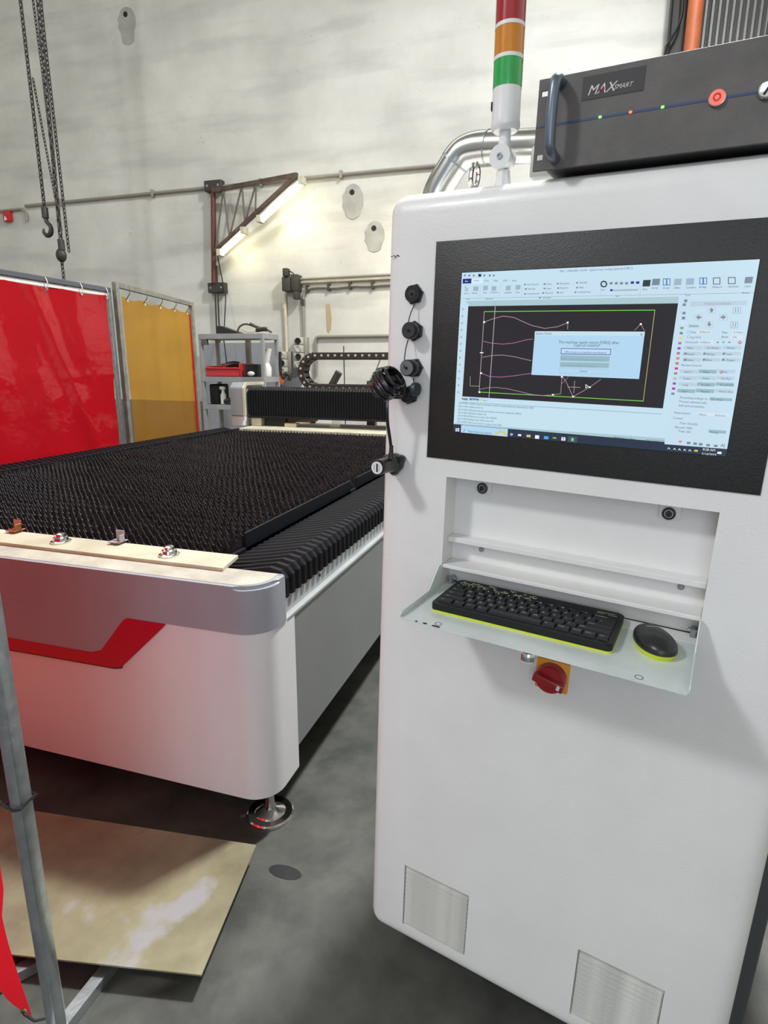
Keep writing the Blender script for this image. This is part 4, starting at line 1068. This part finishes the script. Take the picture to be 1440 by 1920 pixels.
g=G(); g.tube([(-.112,-.045,-.19),(-.100,-.04,-.205),(-.096,-.035,-.222),(-.100,-.035,-.232),(-.115,-.045,-.232)],.0045,8,smooth=2); part('tie_wrap',g,M_rubber,cc)
g=G(); g.tube([(-.125,-.055,-.225),(-.1215,-.058,-.245),(-.1225,-.055,-.28),(-.120,-.048,-.31),(-.1185,-.042,-.336)],.0034,8,smooth=2); part('cable_drop',g,M_cable,cc)
g=G(); g.lathe([(.0042,0),(.0044,.010),(.0060,.028)],Matrix.Translation((-.1185,-.042,-.330))@Matrix.Rotation(PI,4,'X'),12); part('strain_relief',g,M_rubber,cc)
DC=Matrix.Translation((-.128,0,-.372))@RX
g=G(); prof=[]
tri=[]
for i in range(48):
    a=2*PI*i/48; tri.append(((.0205+.0065*max(0,math.cos(3*(a-math.radians(32))))**1.3)*math.cos(a),(.0205+.0065*max(0,math.cos(3*(a-math.radians(32))))**1.3)*math.sin(a)))
V0=[DC@Vector((x*.92,y*.92,.0005)) for x,y in tri];V1=[DC@Vector((x,y,.004)) for x,y in tri];V2=[DC@Vector((x,y,.014)) for x,y in tri];V3=[DC@Vector((x*.86,y*.86,.020)) for x,y in tri]
rs=[[g.bm.verts.new(v) for v in R0] for R0 in (V0,V1,V2,V3)]
for A_,B2 in zip(rs,rs[1:]):
    for k in range(48): g.bm.faces.new((A_[k],A_[(k+1)%48],B2[(k+1)%48],B2[k]))
g.bm.faces.new(rs[0][::-1]); g.bm.faces.new(rs[-1]); part('lobed_flange',g,M_rubber,cc)
g=G(); g.lathe([(.0175,.018),(.0178,.030),(.0163,.034),(.0160,.074),(.0165,.075),(.0165,.080),(.0152,.082),(0,.082)],DC,30); part('plug_body',g,M_rubber,cc)
g=G(); g.lathe([(.0128,.082),(.0128,.0826),(0,.0826)],DC,30); lb=part('end_label',g,M_emwhite,cc)
g=G()
for x,w in ((-.0012,.0036),): g.box(x,x+w,-.0085,.0085,.0827,.0829,M=DC)
for x in (-.0065,.0052): g.box(x,x+.0006,-.006,.006,.0827,.0829,M=DC)
part('label_print',g,M_black2,lb)
# ================= MONITOR =================
SW,SH=.476,.29597
mon=thing('control_monitor','black framed flush monitor showing cutting software with a pop-up dialog','monitor',(.238,0,-.353),CAB)
g=G(); g.box(-.0558,.5325,-.003,.010,-.3527,.0571,.0012,2); part('bezel',g,M_bezel,mon)
g=G()
for a in ((-.0565,-.0553,-.0034,.0,-.3533,.0577),): g.box(*a)
part('left_trim_edge',g,M_steel,mon)
g=G(); g.box(-.0012,SW+.0012,-.0036,-.003,-SH-.0012,.0012); part('display_frame',g,M_black2,mon)
CL=dict(bg=(196,224,240),bg2=(178,214,240),rib=(196,222,238),rib2=(214,236,246),rul=(170,200,206),t=(58,72,92),tg=(120,150,165),w=(235,240,240),navy=(22,34,130),ic=(120,138,150),ic2=(156,182,198),ic3=(84,96,112),dk=(36,40,56),dkg=(40,60,60),
 blue=(30,50,140),blue2=(84,120,190),vp=(34,30,34),ln=(190,180,180),gr=(120,215,80),gr2=(190,180,110),pk=(190,150,170),pk2=(200,110,180),btb=(70,100,170),bt1=(196,218,245),bt2=(150,182,194),bt3=(184,206,222),wh=(214,226,236),
 yl=(216,200,90),yl2=(220,215,120),rd=(215,60,90),rd2=(200,110,130),pu=(150,70,190),ic4=(160,130,150),gr3=(110,175,110),task=(36,48,70),tk2=(60,84,88),cb=(80,160,225),lime=(110,190,50),grn=(120,215,150),ar=(140,138,146),rt=(190,120,135),mg=(210,50,120),mg2=(175,60,170),mg3=(200,40,160),tn=(200,180,165),**{'or':(225,130,110),'or2':(205,120,90)})
lin=lambda c: tuple((v/255/12.92 if v/255<=.04045 else ((v/255+.055)/1.055)**2.4) for v in c)
UI_TEXT=[o for o in UI if o[0]=='T']; tm=texts([(o[4],1.0,'LEFT') for o in UI_TEXT])
def build_ui():
    vs=[];fs=[];fc=[]; k=0; ti=0
    X=lambda x:min(max(x,0),1680)/1680*SW
    Z=lambda z:-min(max(z,0),1050)/1050*SH
    for o in UI:
        k+=1; y=-.0037-k*.0000025; 
        def poly(P,c):
            b0=len(vs); vs.extend((X(p[0]),y,Z(p[1])) for p in P); fs.append(tuple(range(b0,b0+len(P)))); fc.append(c)
        if o[0]=='R': poly([(o[1],o[2]),(o[3],o[2]),(o[3],o[4]),(o[1],o[4])],o[5])
        elif o[0]=='P': poly(o[1],o[2])
        elif o[0]=='L':
            w=o[2]*.62
            for a,b_ in zip(o[1],o[1][1:]):
                dx,dz=b_[0]-a[0],b_[1]-a[1]; L=math.hypot(dx,dz) or 1; nx,nz=-dz/L*w/2*1.3,dx/L*w/2*1.3; ex,ez=dx/L*w*.3,dz/L*w*.3
                poly([(a[0]-ex+nx,a[1]-ez+nz),(b_[0]+ex+nx,b_[1]+ez+nz),(b_[0]+ex-nx,b_[1]+ez-nz),(a[0]-ex-nx,a[1]-ez-nz)],o[3])
        else:
            s=o[3]*1.35; tv,tf=tm[ti]; ti+=1; b0=len(vs)
            vs.extend((X(o[1]+v[0]*s*.92),y,Z(o[2]-v[1]*s)) for v in tv)
            for f in tf: fs.append(tuple(b0+i for i in f)); fc.append(o[5])
    me=bpy.data.meshes.new('screen_image'); me.from_pydata(vs,[],fs); ca=me.color_attributes.new('shade','FLOAT_COLOR','CORNER'); i=0
    for p,c in zip(me.polygons,fc):
        L=(*lin(CL[c]),1)
        for _ in p.loop_indices: ca.data[_].color=L
    return me
M_scr=bpy.data.materials.new('lit_screen'); M_scr.use_nodes=True
_nt=M_scr.node_tree; _b=_nt.nodes['Principled BSDF']; _b.inputs['Base Color'].default_value=(.01,.01,.01,1); _b.inputs['Roughness'].default_value=.18; _b.inputs['Specular IOR Level'].default_value=.4
_a=_nt.nodes.new('ShaderNodeAttribute'); _a.attribute_name='shade'; _nt.links.new(_a.outputs['Color'],_b.inputs['Emission Color']); _b.inputs['Emission Strength'].default_value=1.0
me=build_ui(); me.transform(Matrix.Translation(-ORG[mon.name])); me.materials.append(M_scr)
so=bpy.data.objects.new('screen_image',me); COL.objects.link(so); so.parent=mon; ORG[so.name]=ORG[mon.name]
# ================= KEYBOARD =================
KB=CAB@Matrix.Translation((.0252,-.128,-.628))@Matrix.Rotation(math.radians(.6),4,'Z')
kb=thing('keyboard','compact black keyboard with a lime underside and patterned top strip on the tray','keyboard',(.167,.075,0),KB)
KW,KD,KH=.334,.150,.0165
M_kb=mat('black_keyboard_body',(.008,.008,.009),.45,spec=.35); M_key=mat('black_keycap',(.010,.011,.012),.40,spec=.35); M_leg=mat('grey_legend',(.6,.6,.6),.5); M_legy=mat('lime_legend',(.55,.58,.30),.5)
g=G(); g.prism(roundrect(0,KW,0,KD,.010,.012),.0,.0042,'z'); part('lime_base',g,M_yel,kb)
g=G(); g.prism(roundrect(0.0003,KW-.0003,.0003,KD,.010,.012),.0042,KH,'z'); e=[e for e in g.bm.edges if e.verts[0].co.z>KH-1e-5 and e.verts[1].co.z>KH-1e-5]; bmesh.ops.bevel(g.bm,geom=e,offset=.0015,segments=2,affect='EDGES'); part('body',g,M_kb,kb)
rows=[(['esc','1','2','3','4','5','6','7','8','9','0','-','=','backspace'],[1]*13+[2]),
(['tab']+list('QWERTYUIOP')+['[',']','\\'],[1.5]+[1]*12+[1.5]),
(['caps']+list('ASDFGHJKL')+[';',"'",'enter'],[1.75]+[1]*11+[2.25]),
(['shift']+list('ZXCVBNM')+[',','.','/','shift'],[2.25]+[1]*10+[2.75]),
(['ctrl','fn','win','alt','','alt','alt gr','up','left','end'],[1.5,1.15,1.15,1.2,4.9,1.25,1.35,1.2,1.3-.3,.3+0]) ]
rows[4]=(['ctrl','fn','win','alt','','alt','alt gr','home','pgup','end'],[1.45,1.1,1.1,1.15,4.75,1.15,1.2,1.0,1.1,1.0])
px_=(KW-.016)/15; rowd=.0205; y0=.012; keym={}; legs=[]
for r_,(names,ws) in enumerate(rows):
    x=.008; yb_=y0+(4-r_)*rowd
    for nme,w_ in zip(names,ws):
        key=round(w_,2)
        if key not in keym:
            g=G(); W2=w_*px_-.0016; D2=rowd-.0018
            a=[(0,0),(W2,0),(W2,D2),(0,D2)]; i_=.0016; b2=[(i_,i_),(W2-i_,i_),(W2-i_,D2-i_*.8),(i_,D2-i_*.8)]
            g.raw([(p[0],p[1],0) for p in a]+[(p[0],p[1],.0045) for p in b2],[(0,1,5,4),(1,2,6,5),(2,3,7,6),(3,0,4,7),(4,5,6,7),(3,2,1,0)])
            bmesh.ops.bevel(g.bm,geom=[e for e in g.bm.edges if max(v.co.z for v in e.verts)>.004],offset=.0006,segments=2,affect='EDGES')
            keym[key]=g.mesh('key',M_key,(0,0,0),30)
        o=bpy.data.objects.new('key',keym[key]); COL.objects.link(o); o.parent=kb; ORG[o.name]=ORG[kb.name]
        o.location=Vector((x+.0008,yb_+.0009,KH-.0002))-ORG[kb.name]
        if nme: legs.append((nme,x+.0008+(.0045 if len(nme)==1 else .003),yb_+.009,KH+.0046,'y' if nme in('fn','win') else 'g'))
        x+=w_*px_
lt=texts([(l[0],.0085 if len(l[0])==1 else .0052,'LEFT') for l in legs])
for c_,mm,nm in (('g',M_leg,'key_legends'),('y',M_legy,'lime_key_legends')):
    g=G()
    for l,(tv,tf) in zip(legs,lt):
        if l[4]==c_: g.raw([(l[1]+v[0],l[2]+v[1],l[3]) for v in tv],tf)
    part(nm,g,mm,kb,kind='stuff',smooth=0,fix=False)
rnd=random.Random(11); g=G()
for i in range(46):
    x=.010+i*.0036+rnd.uniform(-.001,.001); yy=.1195+rnd.random()*.022; a=rnd.choice((.5,-.6,1.2,-1.1,.1)); L=.0062
    if x>.168: break
    for k_ in (0,1):
        aa=a+k_*1.5; p0=Vector((x,yy)); p1=p0+Vector((math.cos(aa),math.sin(aa)))*L
        p1.x=max(.006,p1.x); p1.y=min(.146,max(.1165,p1.y)); d=(p1-p0).normalized(); n_=Vector((-d.y,d.x))*.0010
        g.raw([(q.x,q.y,KH+.0002+i*1e-6) for q in (p0+n_,p1+n_,p1-n_,p0-n_)],[(0,1,2,3)])
part('strip_pattern',g,mat('olive_pattern_print',(.42,.46,.32),.5),kb,kind='stuff',smooth=0,fix=False)
g=G()
for i in range(9): 
    x=.150+i*.0212-.015*(i>5)*0
    if x<.27 or i<6: g.box(x,x+.009,.1185,.1200,KH+.0001,KH+.0003)
g.box(.286,.318,.134,.1375,KH+.0001,KH+.0003); g.box(.286,.300,.127,.131,KH+.0001,KH+.0003); g.box(.306,.322,.1265,.1300,KH+.0001,KH+.0003)
part('function_labels',g,mat('dull_gold_print',(.20,.19,.13),.5),kb,kind='stuff',smooth=0)
# ================= MOUSE =================
MS=CAB@Matrix.Translation((.4165,-.058,-.628))@Matrix.Rotation(math.radians(28),4,'Z')
ms=thing('computer_mouse','black wireless mouse with a lime base lying right of the keyboard','mouse',(0,0,0),MS)
def mo(a,k):   # almond outline: y = long axis (front +), x = half width
    c,s_=math.cos(a),math.sin(a); w=.0315*k; l=.052*k
    x=w*math.copysign(abs(c)**.92,c)*(1+.10*(-s_)); y=l*math.copysign(abs(s_)**1.0,s_)
    return x,y
def shell_(z0,z1,k0,k1,dome):
    g=G(); seg=40; rings=[]
    lv=[(k0,z0),(k1,z1)]
    if dome: lv=[(k0,z0),(k1,z1)]+[(k1*math.cos(t),z1+dome*math.sin(t)) for t in [PI/2*i/10 for i in range(1,10)]]
    for k,z in lv: rings.append([g.bm.verts.new((*mo(2*PI*i/seg,k),z+(.0)*0)) for i in range(seg)])
    for A_,B2 in zip(rings,rings[1:]):
        for k in range(seg): g.bm.faces.new((A_[k],A_[(k+1)%seg],B2[(k+1)%seg],B2[k]))
    g.bm.faces.new(rings[0][::-1]); g.bm.faces.new(rings[-1]); return g
g=shell_(.0,.010,.90,1.0,0); part('lime_base',g,M_yel,ms)
g=shell_(.010,.014,1.0,1.0,.021); part('top_shell',g,mat('soft_black_shell',(.016,.016,.017),.34),ms)
lgt=texts([('wireless',.0065,'CENTER')])[0]
g=G(); g.raw([(v[0],v[1]+.010,.0352-abs(v[0])*.02) for v in lgt[0]],lgt[1]); part('logo_print',g,M_leg,ms,kind='stuff',smooth=0,fix=False)
g=G(); g.box(-.004,.004,.046,.054,.004,.018,.002,2); part('lime_tab',g,mat('olive_lime',(.35,.40,.05),.4),ms)
# ================= SIGNAL TOWER (stands plumb) =================
tp=CAB@Vector((.0462,.055,.150))
st_=thing('signal_tower','white stack light with red, amber and green lenses on top of the cabinet','signal light',tuple(tp))
TX=Matrix.Translation(tp)
dV=.150
def tl(name,prof,m,label=None,seg=32,par=st_): g=G(); g.lathe(prof,TX,seg); return part(name,g,m,par,label)
tl('base_socket',[(.016,-.002),(.0155,.006),(.0125,.022),(.0125,.030)],M_wplastic,seg=8)
Mp=TX@Matrix.Translation((-.002,0,.051))@Matrix.Rotation(math.radians(-14),4,'Z')@RX
g=G(); g.lathe([(.0,-.016),(.0190,-.016),(.0208,-.013),(.0208,-.001),(.0200,0),(.0200,.001),(.0208,.002),(.0208,.014),(.0195,.016),(0,.016)],Mp,30); pv=part('pivot_joint',g,M_wplastic,st_)
g=G(); g.lathe([(.0058,.016),(.0058,.0185),(.003,.0185),(.003,.017),(0,.017)],Mp,6); part('hex_bolt',g,M_steel,pv)
tl('stem',[(.0115,.068),(.0115,.078),(.0105,.079),(.0105,.105)],M_wplastic)
tl('light_body',[(.021,.094),(.0255,.099),(.0262,.104),(.0252,.112),(.0252,.161)],M_wplastic)
g=G(); g.box(-.0262,-.0235,-.010,-.002,.128,.141,M=TX); part('slot',g,M_black2,st_)
def lens(name,z0,z1,col,e):
    m=mat(name+'_plastic',col,.22,coat=.6,noise=.08,scale=60,emit=col,es=e); tl(name,[(.0257,z0),(.0257,z1)],m,par=st_)
lens('green_lens',.161,.2035,(.01,.36,.06),.02); tl('white_ring',[(.0262,.2035),(.0262,.2095)],M_wplastic)
lens('amber_lens',.2095,.252,(.62,.21,.0),.02); tl('white_ring',[(.0262,.252),(.0262,.258)],M_wplastic)
lens('red_lens',.258,.303,(.36,.004,.012),.02); tl('top_cap',[(.0262,.303),(.0262,.325),(.024,.332),(.012,.337),(0,.338)],M_wplastic)
# ================= LASER SOURCE RACK UNIT =================
rk=thing('laser_source','dark grey rack unit with handle, blue line and indicator lights on the cabinet top','rack unit',(.36,0,.152),CAB)
g=G(); g.box(.1187,.6013,-.004,.001,.1560,.2925,.0008,1)
fme=g.mesh('face_plate',M_rack,(0,0,0),0)
fme=boolcut(fme,[(.1235,.1345,-.02,.02,.2665,.2755),(.1235,.1345,-.02,.02,.1725,.1815)]); fme.transform(Matrix.Translation(-ORG[rk.name])); fme.name='face_plate'
if not fme.materials: fme.materials.append(M_rack)
fo=bpy.data.objects.new('face_plate',fme); COL.objects.link(fo); fo.parent=rk; ORG[fo.name]=ORG[rk.name]
g=G(); g.box(.138,.582,.001,.48,.158,.290,.001,1); part('chassis',g,mat('rack_chassis',(.10,.10,.095),.5,metal=.4,noise=.3,scale=9),rk)
for x in (.17,.55):
    for y in (.06,.44):
        g=G(); g.cyl((x,y,.1515),(x,y,.158),.012,seg=12); part('rubber_foot',g,M_rubber,rk)
for x in (.156,.566):
    g=G(); g.tube([(x,-.004,.172),(x,-.026,.172),(x-.002,-.040,.180),(x-.002,-.040,.272),(x,-.026,.281),(x,-.004,.281)],.0088,12,smooth=2); part('handle',g,mat('blue_grey_handle',(.16,.19,.23),.35,metal=.6),rk)
g=G(); g.box(.1195,.440,-.0046,-.0040,.2212,.2245); part('blue_line',g,mat('blue_print',(.035,.06,.16),.5),rk)
g=G(); g.box(.190,.283,-.0048,-.0040,.2505,.2835); nb=part('name_badge',g,mat('badge_dark',(.035,.032,.032),.45),rk)
lx=texts([('MAX',.0195,'LEFT'),('SMART',.0092,'LEFT')])
sh_=lambda v,x,z,sc: (x+v[0]*sc+v[1]*.32,-.0052,z+v[1])
g=G(); g.raw([sh_(v,.1985,.2565,1.0) for v in lx[0][0]],lx[0][1]); g.raw([sh_(v,.2385,.2585,.95) for v in lx[1][0]],lx[1][1]); part('badge_lettering',g,mat('silver_lettering',(.62,.60,.58),.35,metal=.2),nb,kind='stuff',smooth=0,fix=False)
g=G(); g.prism([(.2145,.2595),(.2245,.2605),(.2255,.2635),(.2175,.2625),(.2165,.2605)],-.0056,-.0052,'y'); part('red_swoosh',g,mat('badge_red',(.30,.01,.03),.4),nb)
def led(x,col,n):
    g=G(); g.box(x-.0022,x+.0022,-.0062,-.0040,.2212,.2245,.0006,1); part(n,g,mat(n+'_glow',col,.4,emit=col,es=3.0),rk)
led(.2225,(.15,.95,.08),'green_indicator'); led(.268,(1,.10,.04),'red_indicator'); led(.3138,(.15,.95,.08),'green_indicator')
BX=Matrix.Translation((.387,-.004,.2228))@RX
g=G(); g.lathe([(.0115,0),(.0115,.003),(.0100,.004),(.0098,.004)],BX,28); pb=part('power_button',g,M_chrome,rk)
mr=mat('red_button_glow',(.8,.1,.08),.4,emit=(1,.13,.09),es=.9)
g=G(); g.lathe([(.0100,.0035),(.0100,.006),(.0065,.0062),(.0062,.005),(.0035,.005),(.0033,.0066),(0,.0066)],BX,28); part('lit_ring',g,mr,pb)
g=G(); g.lathe([(.0052,.0064),(.0052,.0067),(.0042,.0067),(.0042,.0064)],BX,20); part('power_mark',g,mat('button_dark_red',(.35,.02,.02),.5),pb)
KX=Matrix.Translation((.4495,-.004,.2232))@RX
g=G(); g.lathe([(.0125,0),(.0125,.004),(.0110,.006),(.0090,.005),(0,.005)],KX,28); ks=part('key_switch',g,M_chrome,rk)
g=G(); g.box(-.0016,.0016,-.007,.007,.0051,.0056,M=KX@Matrix.Rotation(-.5,4,'Z')); part('key_slot',g,M_black2,ks)
rnd=random.Random(3); g=G()
g.tube([(.302,.010,.2925),(.31,.004,.2935),(.318,.006,.2932)],.0022,6,smooth=1); part('tape_scrap',g,mat('pale_tape',(.55,.5,.4),.6),rk)
# ================= DUCT PIPE =================
dp=thing('steel_pipe','shiny steel pipe elbow running from the cabinet top into the rack unit','pipe',(-.165,.22,.152),CAB)
g=G(); g.tube([(-.150,.22,.150),(-.168,.22,.180),(-.166,.22,.205),(-.1245,.22,.2590)],.0315,28,smooth=2); part('lower_pipe',g,M_duct,dp)
g=G(); g.tube([(-.1265,.22,.2565),(-.110,.22,.2735),(-.082,.22,.2785),(-.0520,.22,.2770)],.0325,28,smooth=2); part('elbow',g,M_duct,dp)
g=G(); g.tube([(-.0540,.22,.2770),(.135,.22,.259)],.0315,28); part('upper_pipe',g,M_duct,dp)
g=G(); g.tube([(-.1275,.22,.2552),(-.1245,.22,.2588)],.0332,28); part('joint_band',g,M_steel,dp); g=G(); g.tube([(-.0540,.22,.2772),(-.0515,.22,.2769)],.0332,28); part('joint_band',g,M_steel,dp)
g=G(); g.box(.050,.1379,.190,.255,.200,.262,.006,2); part('end_bracket',g,mat('pale_bracket',(.45,.45,.42),.5,metal=.3),dp)
